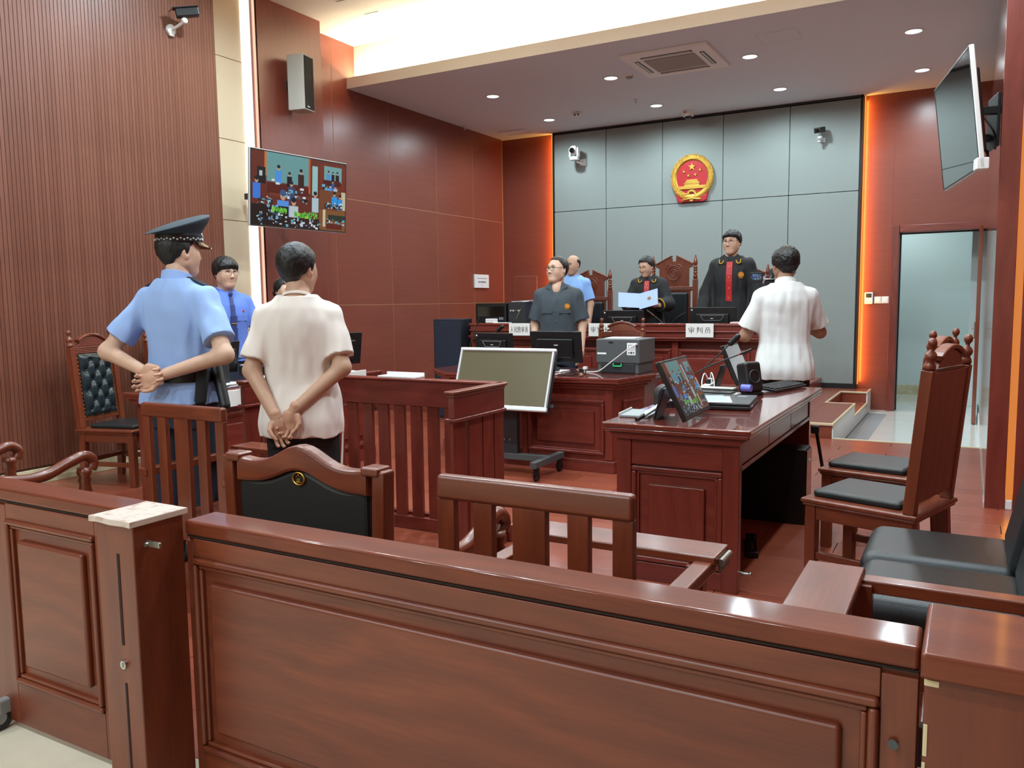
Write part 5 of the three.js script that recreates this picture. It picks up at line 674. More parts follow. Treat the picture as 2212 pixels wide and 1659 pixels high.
// ---------------------------------------------------------------- people
// surface of a distance field on a grid (surface nets); blocks far from the surface are skipped
function meshField(f, lo, hi, cell, color) {
  const n = [0, 1, 2].map((k) => Math.ceil((hi[k] - lo[k]) / cell) + 1), [nx, ny, nz] = n, F = new Float32Array(nx * ny * nz), BK = 6;
  for (let bz = 0; bz < nz; bz += BK) for (let by = 0; by < ny; by += BK) for (let bx = 0; bx < nx; bx += BK) {
    const h = BK * cell / 2, c = f(lo[0] + bx * cell + h, lo[1] + by * cell + h, lo[2] + bz * cell + h), far = Math.abs(c) > h * 1.732 * 1.9 + 0.012;
    for (let z = bz; z < Math.min(bz + BK, nz); z++) for (let y = by; y < Math.min(by + BK, ny); y++) for (let x = bx; x < Math.min(bx + BK, nx); x++) F[(z * ny + y) * nx + x] = far ? c : f(lo[0] + x * cell, lo[1] + y * cell, lo[2] + z * cell);
  }
  const id = new Int32Array(nx * ny * nz).fill(-1), pos = [], nor = [], col = [], idx = [], at = (x, y, z) => (z * ny + y) * nx + x;
  for (let z = 0; z < nz - 1; z++) for (let y = 0; y < ny - 1; y++) for (let x = 0; x < nx - 1; x++) {
    const v = []; let m = 0; for (let k = 0; k < 8; k++) { const q = F[at(x + (k & 1), y + (k >> 1 & 1), z + (k >> 2))]; v.push(q); if (q < 0) m |= 1 << k; }
    if (m === 0 || m === 255) continue; let sx = 0, sy = 0, sz = 0, c = 0;
    for (const [a, b] of EDGES) if ((v[a] < 0) !== (v[b] < 0)) { const t = v[a] / (v[a] - v[b]); sx += lerp(a & 1, b & 1, t); sy += lerp(a >> 1 & 1, b >> 1 & 1, t); sz += lerp(a >> 2, b >> 2, t); c++; }
    const px = lo[0] + (x + sx / c) * cell, py = lo[1] + (y + sy / c) * cell, pz = lo[2] + (z + sz / c) * cell, e = cell * 0.5;
    let gx = f(px + e, py, pz) - f(px - e, py, pz), gy = f(px, py + e, pz) - f(px, py - e, pz), gz = f(px, py, pz + e) - f(px, py, pz - e); const L = Math.hypot(gx, gy, gz) || 1;
    id[at(x, y, z)] = pos.length / 3; pos.push(px, py, pz); nor.push(gx / L, gy / L, gz / L); if (color) col.push(...color(px, py, pz));
  }
  const quad = (a, b, c, d, s) => { if (a < 0 || b < 0 || c < 0 || d < 0) return; if (s) idx.push(a, b, c, a, c, d); else idx.push(a, c, b, a, d, c); };
  for (let z = 1; z < nz - 1; z++) for (let y = 1; y < ny - 1; y++) for (let x = 1; x < nx - 1; x++) {
    const a = F[at(x, y, z)] < 0;
    if (a !== (F[at(x + 1, y, z)] < 0)) quad(id[at(x, y - 1, z - 1)], id[at(x, y, z - 1)], id[at(x, y, z)], id[at(x, y - 1, z)], a);
    if (a !== (F[at(x, y + 1, z)] < 0)) quad(id[at(x - 1, y, z - 1)], id[at(x - 1, y, z)], id[at(x, y, z)], id[at(x, y, z - 1)], a);
    if (a !== (F[at(x, y, z + 1)] < 0)) quad(id[at(x - 1, y - 1, z)], id[at(x, y - 1, z)], id[at(x, y, z)], id[at(x - 1, y, z)], a);
  }
  const g = new THREE.BufferGeometry(); g.setAttribute('position', new THREE.Float32BufferAttribute(pos, 3)); g.setAttribute('normal', new THREE.Float32BufferAttribute(nor, 3)); g.setAttribute('uv', new THREE.Float32BufferAttribute(new Float32Array(pos.length / 3 * 2), 2)); if (color) g.setAttribute('color', new THREE.Float32BufferAttribute(col, 3)); g.setIndex(idx); return g;
}
const EDGES = [[0, 1], [2, 3], [4, 5], [6, 7], [0, 2], [1, 3], [4, 6], [5, 7], [0, 4], [1, 5], [2, 6], [3, 7]];
const smin = (a, b, k) => { const h = Math.max(k - Math.abs(a - b), 0) / k; return Math.min(a, b) - h * h * k * 0.25; }, smax = (a, b, k) => -smin(-a, -b, k);
function capF(a, b, ra, rb) { const dx = b[0] - a[0], dy = b[1] - a[1], dz = b[2] - a[2], q = 1 / (dx * dx + dy * dy + dz * dz + 1e-9); return (x, y, z) => { const X = x - a[0], Y = y - a[1], Z = z - a[2], t = clamp((X * dx + Y * dy + Z * dz) * q, 0, 1); return Math.hypot(X - dx * t, Y - dy * t, Z - dz * t) - (ra + (rb - ra) * t); }; }
function ellF(c, r) { return (x, y, z) => { const X = (x - c[0]) / r[0], Y = (y - c[1]) / r[1], Z = (z - c[2]) / r[2], k0 = Math.hypot(X, Y, Z), k1 = Math.hypot(X / r[0], Y / r[1], Z / r[2]); return k1 < 1e-6 ? -Math.min(...r) : k0 * (k0 - 1) / k1; }; }
const TORSO = [[0.76, 0.155, 0.112, -0.01], [0.86, 0.165, 0.12, -0.018], [0.96, 0.158, 0.112, -0.012], [1.06, 0.145, 0.101, -0.002], [1.16, 0.145, 0.104, 0.002], [1.26, 0.153, 0.111, 0.001], [1.35, 0.15, 0.106, -0.006], [1.42, 0.12, 0.086, -0.014], [1.47, 0.078, 0.064, -0.018], [1.52, 0.05, 0.05, -0.016]];
function torsoF(easeW, easeD, lo, hi, flare = 0) {
  return (x, y, z) => {
    let i = 0; while (i < TORSO.length - 2 && y > TORSO[i + 1][0]) i++; const p = TORSO[i], q = TORSO[i + 1], t = clamp((y - p[0]) / (q[0] - p[0]), 0, 1);
    const fl = flare * Math.max(0, 1.05 - y), A = TORSO[Math.max(0, i - 1)], D = TORSO[Math.min(TORSO.length - 1, i + 2)], cm = (k) => 0.5 * (2 * p[k] + (q[k] - A[k]) * t + (2 * A[k] - 5 * p[k] + 4 * q[k] - D[k]) * t * t + (3 * p[k] - A[k] - 3 * q[k] + D[k]) * t * t * t), a = cm(1) + easeW + fl, b = cm(2) + easeD + fl, X = x / a, Z = (z - cm(3)) / b;
    const k = Math.pow(Math.pow(Math.abs(X), 2.3) + Math.pow(Math.abs(Z), 2.3), 1 / 2.3); return Math.max((k - 1) * Math.min(a, b), y - hi, lo - y);
  };
}
const fold = (x, y, z, s) => noise.noise(x * 19 + s, y * 3.4 - x * 5 + s, z * 19) * 1.2 + noise.noise(x * 24 + s, y * 8 + x * 9, z * 22 + s) * 0.3 + noise.noise(x * 6 - y * 7, y * 9 + s, z * 7) * 0.35;
const vadd = (a, b, k = 1) => [a[0] + b[0] * k, a[1] + b[1] * k, a[2] + b[2] * k], vmix = (a, b, t) => [lerp(a[0], b[0], t), lerp(a[1], b[1], t), lerp(a[2], b[2], t)], vsub = (a, b) => [a[0] - b[0], a[1] - b[1], a[2] - b[2]], vdot = (a, b) => a[0] * b[0] + a[1] * b[1] + a[2] * b[2], vcr = (a, b) => [a[1] * b[2] - a[2] * b[1], a[2] * b[0] - a[0] * b[2], a[0] * b[1] - a[1] * b[0]], vnorm = (a) => { const l = Math.hypot(...a) || 1; return a.map((c) => c / l); };
// hand: wrist w, direction of the fingers d, palm normal n, side +1 when the thumb lies towards d x n, curl of the four fingers, thumb tuck
function handF(w, d, n, side, curl = 0.5, thumb = 0.3, spread = 0.05) {
  const Y = vnorm(d), Z = vnorm(vsub(n, Y.map((c) => c * vdot(n, Y)))), X = vcr(Y, Z).map((c) => c * side), P = (x, y, z) => [0, 1, 2].map((k) => w[k] + X[k] * x + Y[k] * y + Z[k] * z), parts = [];
  const palm = [capF(P(0.026, 0.03, 0), P(0.029, 0.084, 0), 0.017, 0.014), capF(P(0.004, 0.025, 0), P(0.008, 0.09, 0), 0.018, 0.014), capF(P(-0.016, 0.025, 0), P(-0.013, 0.087, 0), 0.018, 0.0135), capF(P(-0.03, 0.03, 0), P(-0.032, 0.08, 0), 0.015, 0.0125), capF(P(0, -0.02, 0), P(0, 0.04, 0), 0.026, 0.024)];
  [[0.03, 0.088, 0.072], [0.0085, 0.094, 0.08], [-0.0135, 0.09, 0.074], [-0.033, 0.082, 0.058]].forEach(([x, y, len], i) => {
    let p = [x, y, 0], a = curl * (0.55 + i * 0.08); const out = (x / 0.03) * spread; const seg = [len * 0.46, len * 0.31, len * 0.25], rr = [0.0098, 0.0088, 0.0082, 0.0072];
    for (let k = 0; k < 3; k++) { const q = [p[0] + Math.sin(out) * seg[k], p[1] + Math.cos(a) * seg[k], p[2] + Math.sin(a) * seg[k]]; parts.push(capF(P(...p), P(...q), rr[k], rr[k + 1])); p = q; a += curl * 1.05; }
  });
  const t0 = [0.028, 0.022, 0.006], t1 = [0.05, 0.05, 0.012 + thumb * 0.02], t2 = [0.054 - thumb * 0.02, 0.076, 0.016 + thumb * 0.034], t3 = [0.05 - thumb * 0.04, 0.1, 0.018 + thumb * 0.04];
  const th = [capF(P(...t0), P(...t1), 0.016, 0.0115), capF(P(...t1), P(...t2), 0.0115, 0.0098), capF(P(...t2), P(...t3), 0.0098, 0.0078)];
  return (x, y, z) => { let p = 9; for (const f of palm) p = smin(p, f(x, y, z), 0.016); let q = 9; for (const f of parts) q = Math.min(q, f(x, y, z)); for (const f of th) q = Math.min(q, f(x, y, z)); return smin(p, q, 0.006); };
}
function headField(fem) {
  const cr = ellF([0, 0.03, -0.014], [0.077, 0.09, 0.097]), fc = ellF([0, -0.028, 0.018], [fem ? 0.06 : 0.064, 0.088, 0.072]), ch = ellF([0, -0.093, 0.052], [fem ? 0.024 : 0.03, 0.022, 0.026]), jl = capF([0.05, -0.055, 0], [0.018, -0.095, 0.05], 0.022, 0.02), jr = capF([-0.05, -0.055, 0], [-0.018, -0.095, 0.05], 0.022, 0.02);
  const br = capF([-0.034, 0.026, 0.074], [0.034, 0.026, 0.074], 0.013, 0.013), ns = capF([0, 0.012, 0.086], [0, -0.028, 0.102], 0.0085, 0.0125), al = ellF([0.012, -0.031, 0.09], [0.009, 0.008, 0.011]), ar = ellF([-0.012, -0.031, 0.09], [0.009, 0.008, 0.011]), l1 = capF([-0.014, -0.0575, 0.0825], [0.014, -0.0575, 0.0825], 0.0062, 0.0062), l2 = capF([-0.011, -0.067, 0.0815], [0.011, -0.067, 0.0815], 0.007, 0.007), ck1 = ellF([0.036, -0.026, 0.052], [0.026, 0.034, 0.026]), ck2 = ellF([-0.036, -0.026, 0.052], [0.026, 0.034, 0.026]);
  const e1 = ellF([0.031, 0.006, 0.094], [0.019, 0.012, 0.016]), e2 = ellF([-0.031, 0.006, 0.094], [0.019, 0.012, 0.016]), o1 = ellF([0.079, -0.006, -0.006], [0.011, 0.033, 0.021]), o2 = ellF([-0.079, -0.006, -0.006], [0.011, 0.033, 0.021]), oc1 = ellF([0.091, -0.002, 0.0], [0.008, 0.019, 0.012]), oc2 = ellF([-0.091, -0.002, 0.0], [0.008, 0.019, 0.012]);
  const skull = (x, y, z) => smin(cr(x, y, z), fc(x, y, z), 0.05);
  const all = (x, y, z) => {
    let d = skull(x, y, z); d = smin(d, ch(x, y, z), 0.04); d = smin(d, jl(x, y, z), 0.035); d = smin(d, jr(x, y, z), 0.035); d = smin(d, ck1(x, y, z), 0.04); d = smin(d, ck2(x, y, z), 0.04); d = smin(d, br(x, y, z), 0.018);
    d = smax(d, -e1(x, y, z), 0.014); d = smax(d, -e2(x, y, z), 0.014); d = smin(d, ns(x, y, z), 0.012); d = smin(d, al(x, y, z), 0.008); d = smin(d, ar(x, y, z), 0.008); d = smin(d, l1(x, y, z), 0.006); d = smin(d, l2(x, y, z), 0.006);
    const e = Math.min(smax(o1(x, y, z), -oc1(x, y, z), 0.006), smax(o2(x, y, z), -oc2(x, y, z), 0.006)); return smin(d, e, 0.008);
  };
  return { skull, all, lips: (x, y, z) => Math.min(l1(x, y, z), l2(x, y, z)) };
}
function hairF(skull, h) { // hair: line of the hair round the head and its thickness
  const line = [[0, h.front], [42, h.front - 0.006], [66, h.temple], [84, h.side], [97, h.side + 0.012], [116, h.behind], [150, h.back], [180, h.back]];
  return (x, y, z) => {
    const th = Math.abs(Math.atan2(x, z + 0.01)) * 180 / PI; let i = 0; while (i < line.length - 2 && th > line[i + 1][0]) i++; const t = clamp((th - line[i][0]) / (line[i + 1][0] - line[i][0]), 0, 1), yb = lerp(line[i][1], line[i + 1][1], t * t * (3 - 2 * t));
    const up = sstep(-0.03, 0.09, y), fr = sstep(0.0, 0.08, z) * (h.fringe || 0); const thick = (lerp(h.low, h.top, up) + fr * sstep(0.02, 0.07, y)) * (0.62 + 0.38 * sstep(0, 0.03, y - yb));
    let d = skull(x, y, z) - thick - h.rough * (noise.noise(x * 90, y * 60, z * 90) * 0.6 + noise.noise(x * 38 + 5, y * 30, z * 38) * 0.7);
    const jag = (h.jag || 0.004) * noise.noise(x * 130, 3, z * 130); d = smax(d, (yb + jag - y) * 0.8, 0.008);
    if (h.bald) d = smax(d, -(skull(x, y, z) - 0.05) * 0 + (y - h.bald + Math.max(0, -z - 0.04) * 0.5), 0.01);
    if (h.part) d = Math.max(d, 0.004 - Math.hypot(x - h.part, Math.max(0, 0.02 - z)) + (skull(x, y, z) > 0.004 ? 0 : 0.01));
    return Math.max(d, -(skull(x, y, z) + 0.004));
  };
}
const HAIR = {
  crop: { front: 0.066, temple: 0.03, side: -0.012, behind: -0.03, back: -0.072, low: 0.011, top: 0.018, rough: 0.0025 },
  full: { front: 0.056, temple: 0.018, side: -0.03, behind: -0.03, back: -0.074, low: 0.013, top: 0.019, rough: 0.005, fringe: 0.004, jag: 0.012 },
  bangs: { front: 0.036, temple: 0.008, side: -0.03, behind: -0.035, back: -0.076, low: 0.015, top: 0.022, rough: 0.005, fringe: 0.006, jag: 0.014 },
  receding: { front: 0.088, temple: 0.052, side: -0.005, behind: -0.025, back: -0.065, low: 0.009, top: 0.011, rough: 0.0015 },
  ring: { front: 0.2, temple: 0.2, side: 0.012, behind: -0.03, back: -0.06, low: 0.01, top: 0.01, rough: 0.002, bald: 0.066 },
  cap: { front: 0.06, temple: 0.03, side: -0.016, behind: -0.03, back: -0.07, low: 0.01, top: 0.009, rough: 0.002 },
  tied: { front: 0.076, temple: 0.024, side: -0.02, behind: -0.03, back: -0.085, low: 0.013, top: 0.016, rough: 0.002 },
};
const SKIN = { light: [0.60, 0.38, 0.27], mid: [0.50, 0.30, 0.20], tan: [0.36, 0.20, 0.125] };
function person(o) {
  const k = o.height / 1.75, t = thing('person', o.label, 'person', o.pos, o.turn); const scale = (g) => g.scale(k, k, k);
  const dy = o.sit ? -0.4 : 0, up = (p) => [p[0], p[1] + dy, p[2]];
  const sh = { L: up([0.158, 1.382, -0.012]), R: up([-0.158, 1.382, -0.012]) }, hc = up(vadd([0, 1.618, 0.022], o.headShift || [0, 0, 0])), tone = SKIN[o.skin || 'light'];
  const hm = new THREE.Matrix4().makeRotationFromEuler(new THREE.Euler(o.head?.[1] || 0, o.head?.[0] || 0, o.head?.[2] || 0, 'YXZ')).setPosition(...hc), hi = hm.clone().invert().elements;
  const toHead = (x, y, z) => [hi[0] * x + hi[4] * y + hi[8] * z + hi[12], hi[1] * x + hi[5] * y + hi[9] * z + hi[13], hi[2] * x + hi[6] * y + hi[10] * z + hi[14]];
  // ---- body
  const legs = o.sit ? { L: [[0.09, 0.5, 0.0], [0.12, 0.5, 0.42], [0.11, 0.1, 0.4]], R: [[-0.09, 0.5, 0.0], [-0.12, 0.5, 0.42], [-0.11, 0.1, 0.4]] } : { L: [[0.085, 0.9, -0.01], [0.1, 0.49, 0.012], [0.11, 0.09, -0.02]], R: [[-0.085, 0.9, -0.01], [-0.1, 0.49, 0.012], [-0.11, 0.09, -0.02]] };
  const prim = [], tf = torsoF(-0.014, -0.012, o.sit ? 0.8 : 0.78, 1.49), neckT = vadd(hc, [0, -0.075, -0.02]), neck = capF(up([0, 1.43, -0.02]), neckT, 0.06, 0.056);
  for (const s of ['L', 'R']) { const a = o.arms[s], q = s === 'L' ? 1 : -1; prim.push(capF(up([q * 0.05, 1.43, -0.016]), sh[s], 0.05, 0.05), capF(sh[s], a.el, 0.049, 0.041), capF(a.el, a.wr, 0.042, 0.028), capF(legs[s][0], legs[s][1], 0.085, 0.056), capF(legs[s][1], legs[s][2], 0.056, 0.04)); }
  const body = (x, y, z) => { let d = smin(tf(x, y - dy, z), neck(x, y, z), 0.04); for (const f of prim) d = smin(d, f(x, y, z), 0.025); return d; };
  let lo = [9, 9, 9], hiB = [-9, -9, -9]; const see = (p, r) => { for (let i = 0; i < 3; i++) { lo[i] = Math.min(lo[i], p[i] - r); hiB[i] = Math.max(hiB[i], p[i] + r); } };
  for (const s of ['L', 'R']) { see(sh[s], 0.16); see(o.arms[s].el, 0.11); see(o.arms[s].wr, 0.09); legs[s].forEach((p) => see(p, 0.15)); } see(neckT, 0.1);
  const skinCol = (x, y, z) => { const n = 1 + 0.05 * noise.noise(x * 30, y * 30, z * 30); return [tone[0] * n, tone[1] * n, tone[2] * n]; };
  const gs = [meshField(body, lo, hiB, 0.012, skinCol)];
  const H = headField(o.female), hlo = [-0.105, -0.135, -0.13], hhi = [0.105, 0.14, 0.13];
  const hg = meshField(H.all, hlo, hhi, o.fine ? 0.0034 : 0.0042, (x, y, z) => { const l = 0.75 * sstep(0.0025, 0, H.lips(x, y, z)), c = skinCol(x, y, z), e = sstep(0.07, 0.085, Math.abs(x)) * 0.25, ck = 0.06 * sstep(0.035, 0.01, Math.hypot(Math.abs(x) - 0.038, y + 0.03)) * (z > 0.03 ? 1 : 0); return [lerp(c[0], 0.42, l) + e * 0.08 + ck * 0.1, lerp(c[1], 0.17, l) - e * 0.05 - ck * 0.02, lerp(c[2], 0.13, l) - e * 0.04]; }); hg.applyMatrix4(hm); gs.push(hg);
  for (const s of ['L', 'R']) { const a = o.arms[s]; if (!a.hand) continue; const f = handF(a.wr, a.hand.dir, a.hand.palm, (s === 'L' ? 1 : -1) * (a.hand.flip ? -1 : 1), a.hand.curl, a.hand.thumb, a.hand.spread), c = vadd(a.wr, vnorm(a.hand.dir), 0.07), r = 0.14; gs.push(meshField(f, vadd(c, [-r, -r, -r]), vadd(c, [r, r, r]), o.fine ? 0.0036 : 0.0045, (x, y, z) => { const q = skinCol(x, y, z); return [q[0] * 1.02, q[1] * 0.94, q[2] * 0.92]; })); }
  const bm = obj('body', scale(mergeGeometries(gs)), M.skin, t);
  // ---- face
  const HP = (g) => scale(g.applyMatrix4(hm));
  if (o.face !== false) for (const s of [-1, 1]) {
    const ey = obj('eye', HP(sph(0.0118, s * 0.031, 0.006, 0.0735, 1.15, o.lids || 0.62, 1, 14)), M.eye, t); obj('iris', HP(sph(0.0058, s * 0.031 + (o.gaze || 0), 0.0065, 0.0815, 1, 1, 0.6, 12)), M.iris, ey);
    obj('eyelid', HP(tube([[s * 0.045, 0.008, 0.0765], [s * 0.037, 0.0145, 0.084], [s * 0.028, 0.0148, 0.0855], [s * 0.0185, 0.009, 0.083]], 0.0018, 12, 6)), M.hair, t);
    obj('eyebrow', HP(tube([[s * 0.05, 0.026, 0.077], [s * 0.036, 0.0335, 0.0865], [s * 0.022, 0.032, 0.09], [s * 0.013, 0.029, 0.0905]], 0.0038, 12, 6).scale(1, 1, 1)), M.hair, t);
  }
  if (o.hair) { const f = hairF(H.skull, HAIR[o.hair]); const pl = o.hair === 'tied'; const bun = pl ? ellF([0, -0.02, -0.135], [0.035, 0.04, 0.03]) : null; obj('hair', HP(meshField((x, y, z) => pl ? smin(f(x, y, z), bun(x, y, z), 0.02) : f(x, y, z), [-0.125, -0.12, -0.18], [0.125, 0.165, 0.145], o.fine ? 0.004 : 0.005)), M.hair, t); }
  if (o.glasses) {
    const ring = (s) => { const p = []; for (let i = 0; i < 14; i++) { const a = i / 14 * PI * 2, c = Math.cos(a), q = Math.sin(a); p.push([s * 0.033 + Math.sign(c) * Math.pow(Math.abs(c), 0.6) * 0.026, 0.004 + Math.sign(q) * Math.pow(Math.abs(q), 0.6) * 0.0175, 0.104 - Math.abs(s * 0.033 + c * 0.026) * 0.09]); } return tube(p, o.glasses.r, 36, 6, true); };
    const gl = obj('glasses', HP(merge([ring(1), ring(-1), tube([[-0.008, 0.01, 0.103], [0, 0.012, 0.106], [0.008, 0.01, 0.103]], o.glasses.r, 8, 6), ...[-1, 1].map((s) => tube([[s * 0.059, 0.01, 0.098], [s * 0.078, 0.012, 0.06], [s * 0.083, 0.012, 0.0], [s * 0.082, -0.004, -0.02]], o.glasses.r, 16, 6))])), o.glasses.mat, t);
  }
  // ---- clothes
  const T = o.top, seed = o.height * 37; const hem = (T.hem || 0.82), cutTop = 1.475;
  const tor = torsoF(T.ease || 0.012, T.easeD || T.ease || 0.012, T.long ? 0.2 : hem - 0.02, 1.5, T.flare || 0); const sl = [], cuffs = [];
  for (const s of ['L', 'R']) { const a = o.arms[s], q = s === 'L' ? 1 : -1; sl.push([capF(up([q * 0.05, 1.428, -0.016]), sh[s], 0.06, (T.r0 || 0.062) - 0.001), null]); const r0 = T.r0 || 0.06, r1 = T.r1 || 0.066;
    if (T.sleeve <= 1) { const e = vmix(sh[s], a.el, T.sleeve + 0.12), n = vnorm(vsub(a.el, sh[s])), c = vmix(sh[s], a.el, T.sleeve); sl.push([capF(sh[s], e, r0, r1), (x, y, z) => (x - c[0]) * n[0] + (y - c[1]) * n[1] + (z - c[2]) * n[2]]); }
    else { const n = vnorm(vsub(a.wr, a.el)), c = vadd(a.wr, n, -0.03); sl.push([capF(sh[s], a.el, r0, r1), null], [capF(a.el, vadd(a.wr, n, 0.05), r1, T.r2 || 0.05), (x, y, z) => (x - c[0]) * n[0] + (y - c[1]) * n[1] + (z - c[2]) * n[2]]); } }
  const amp = T.folds || 0.005;
  const hole = capF(up([0, 1.44, -0.02]), vadd(neckT, [0, 0.1, 0]), 0.064 + (T.open || 0), 0.07);
  const shirt = (x, y, z) => { let d = tor(x, T.long && y - dy < 0.78 ? Math.max(y - dy, 0.2) : y - dy, z); if (!T.long) d = smax(d, hem + dy - y, 0.004); else d = Math.max(d, hem - y); for (const [f, c] of sl) { let e = f(x, y, z); if (c) e = smax(e, c(x, y, z), 0.004); d = smin(d, e, 0.03); } d = Math.max(d, y - dy - cutTop - Math.max(0, 0.02 - Math.max(0, z)) * 0.6); d = smax(d, -hole(x, y, z), 0.006); if (T.belt) { const w = Math.exp(-Math.pow((y - T.belt) / 0.028, 2)); d += 0.012 * w; } return d - amp * fold(x, y, z, seed); };
  const slo = [lo[0] - 0.03, (T.long ? hem : hem + dy) - 0.03, lo[2] - 0.05], shi = [hiB[0] + 0.03, 1.52 + dy, hiB[2] + 0.05];
  obj(T.name || 'shirt', scale(meshField(shirt, slo, shi, o.fine ? 0.0085 : 0.0105)), T.mat, t);
  if (T.collar) { const cf = capF(up([0, 1.42, -0.022]), vadd(neckT, [0, 0.02, 0]), 0.074 + (T.open || 0) * 0.5, 0.066), n = T.collar; obj('collar', scale(meshField((x, y, z) => { const yy = y - dy, lean = yy - 1.478 + z * 0.35; let d = Math.abs(cf(x, y, z)) - 0.0045; d = smax(d, Math.abs(lean) - n, 0.004); if (T.vee) d = smax(d, 0.03 - Math.abs(x) - Math.max(0, 1.5 - yy) * 0 + (z > 0.02 ? 0 : -0.1), 0.004); return d; }, up([-0.13, 1.38, -0.14]), up([0.13, 1.58, 0.14]), o.fine ? 0.004 : 0.005)), T.collarMat || T.mat, t); }
  if (o.trousers) { const hp = torsoF(0.006, 0.006, 0.74, (T.tuck || 1.0)), lf = ['L', 'R'].map((s) => [capF(legs[s][0], legs[s][1], 0.1, 0.078), capF(legs[s][1], legs[s][2], 0.078, 0.068)]).flat(); obj('trousers', scale(meshField((x, y, z) => { let d = o.sit ? 9 : hp(x, y, z); for (const f of lf) d = smin(d, f(x, y, z), 0.02); d = Math.max(d, 0.06 - y); return d - 0.005 * fold(x, y * 0.7, z, seed + 3); }, [-0.24, 0.04, -0.19], [0.24, 1.04, o.sit ? 0.56 : 0.18], 0.0125)), o.trousers, t);
    for (const s of ['L', 'R']) { const a = legs[s][2]; obj('shoe', scale(meshField((x, y, z) => Math.max(smin(ellF([a[0], 0.035, a[2] + 0.09], [0.048, 0.045, 0.1])(x, y, z), ellF([a[0], 0.05, a[2]], [0.042, 0.06, 0.06])(x, y, z), 0.03), 0.001 - y), [a[0] - 0.08, -0.01, a[2] - 0.1], [a[0] + 0.08, 0.13, a[2] + 0.22], 0.01)), o.shoes || M.blackCloth, t); } }
  t.userData.hm = undefined; delete t.userData.hm;
  return { t, k, HP, scale, hc, dy, neckT, sh, H };
}
// point on the clothed front of the chest
const chestZ = (y, x, ease) => { let i = 0; while (i < TORSO.length - 2 && y > TORSO[i + 1][0]) i++; const p = TORSO[i], q = TORSO[i + 1], s = clamp((y - p[0]) / (q[0] - p[0]), 0, 1), a = lerp(p[1], q[1], s) + ease, b = lerp(p[2], q[2], s) + ease; return lerp(p[3], q[3], s) + b * Math.pow(Math.max(0, 1 - Math.pow(Math.abs(x) / a, 2.3)), 1 / 2.3); };
const down = (s, o = {}) => ({ el: [s * 0.222, 1.12, -0.03], wr: [s * 0.225, 0.89, 0.05], hand: { dir: [0, -1, 0.15], palm: [-s, 0, 0.1], curl: 0.5, thumb: 0.4 }, ...o });
function lathe2(name, parent, rows, mat, P, seg = 40) { // ellipse rings [y, a, b, tilt] joined into a shell
  const p = [], idx = [], n = rows.length; for (let j = 0; j < n; j++) for (let i = 0; i <= seg; i++) { const t = i / seg * PI * 2, [y, a, b, tl = 0] = rows[j], x = Math.sin(t) * a, z = Math.cos(t) * b; p.push(x, y + z * tl, z); }
  for (let j = 0; j < n - 1; j++) for (let i = 0; i < seg; i++) { const a = j * (seg + 1) + i, b = a + seg + 1; idx.push(a, a + 1, b + 1, a, b + 1, b); }
  const g = new THREE.BufferGeometry(); g.setAttribute('position', new THREE.Float32BufferAttribute(p, 3)); g.setAttribute('uv', new THREE.Float32BufferAttribute(new Float32Array(p.length / 3 * 2), 2)); g.setIndex(idx); g.computeVertexNormals(); return obj(name, P(g), mat, parent);
}
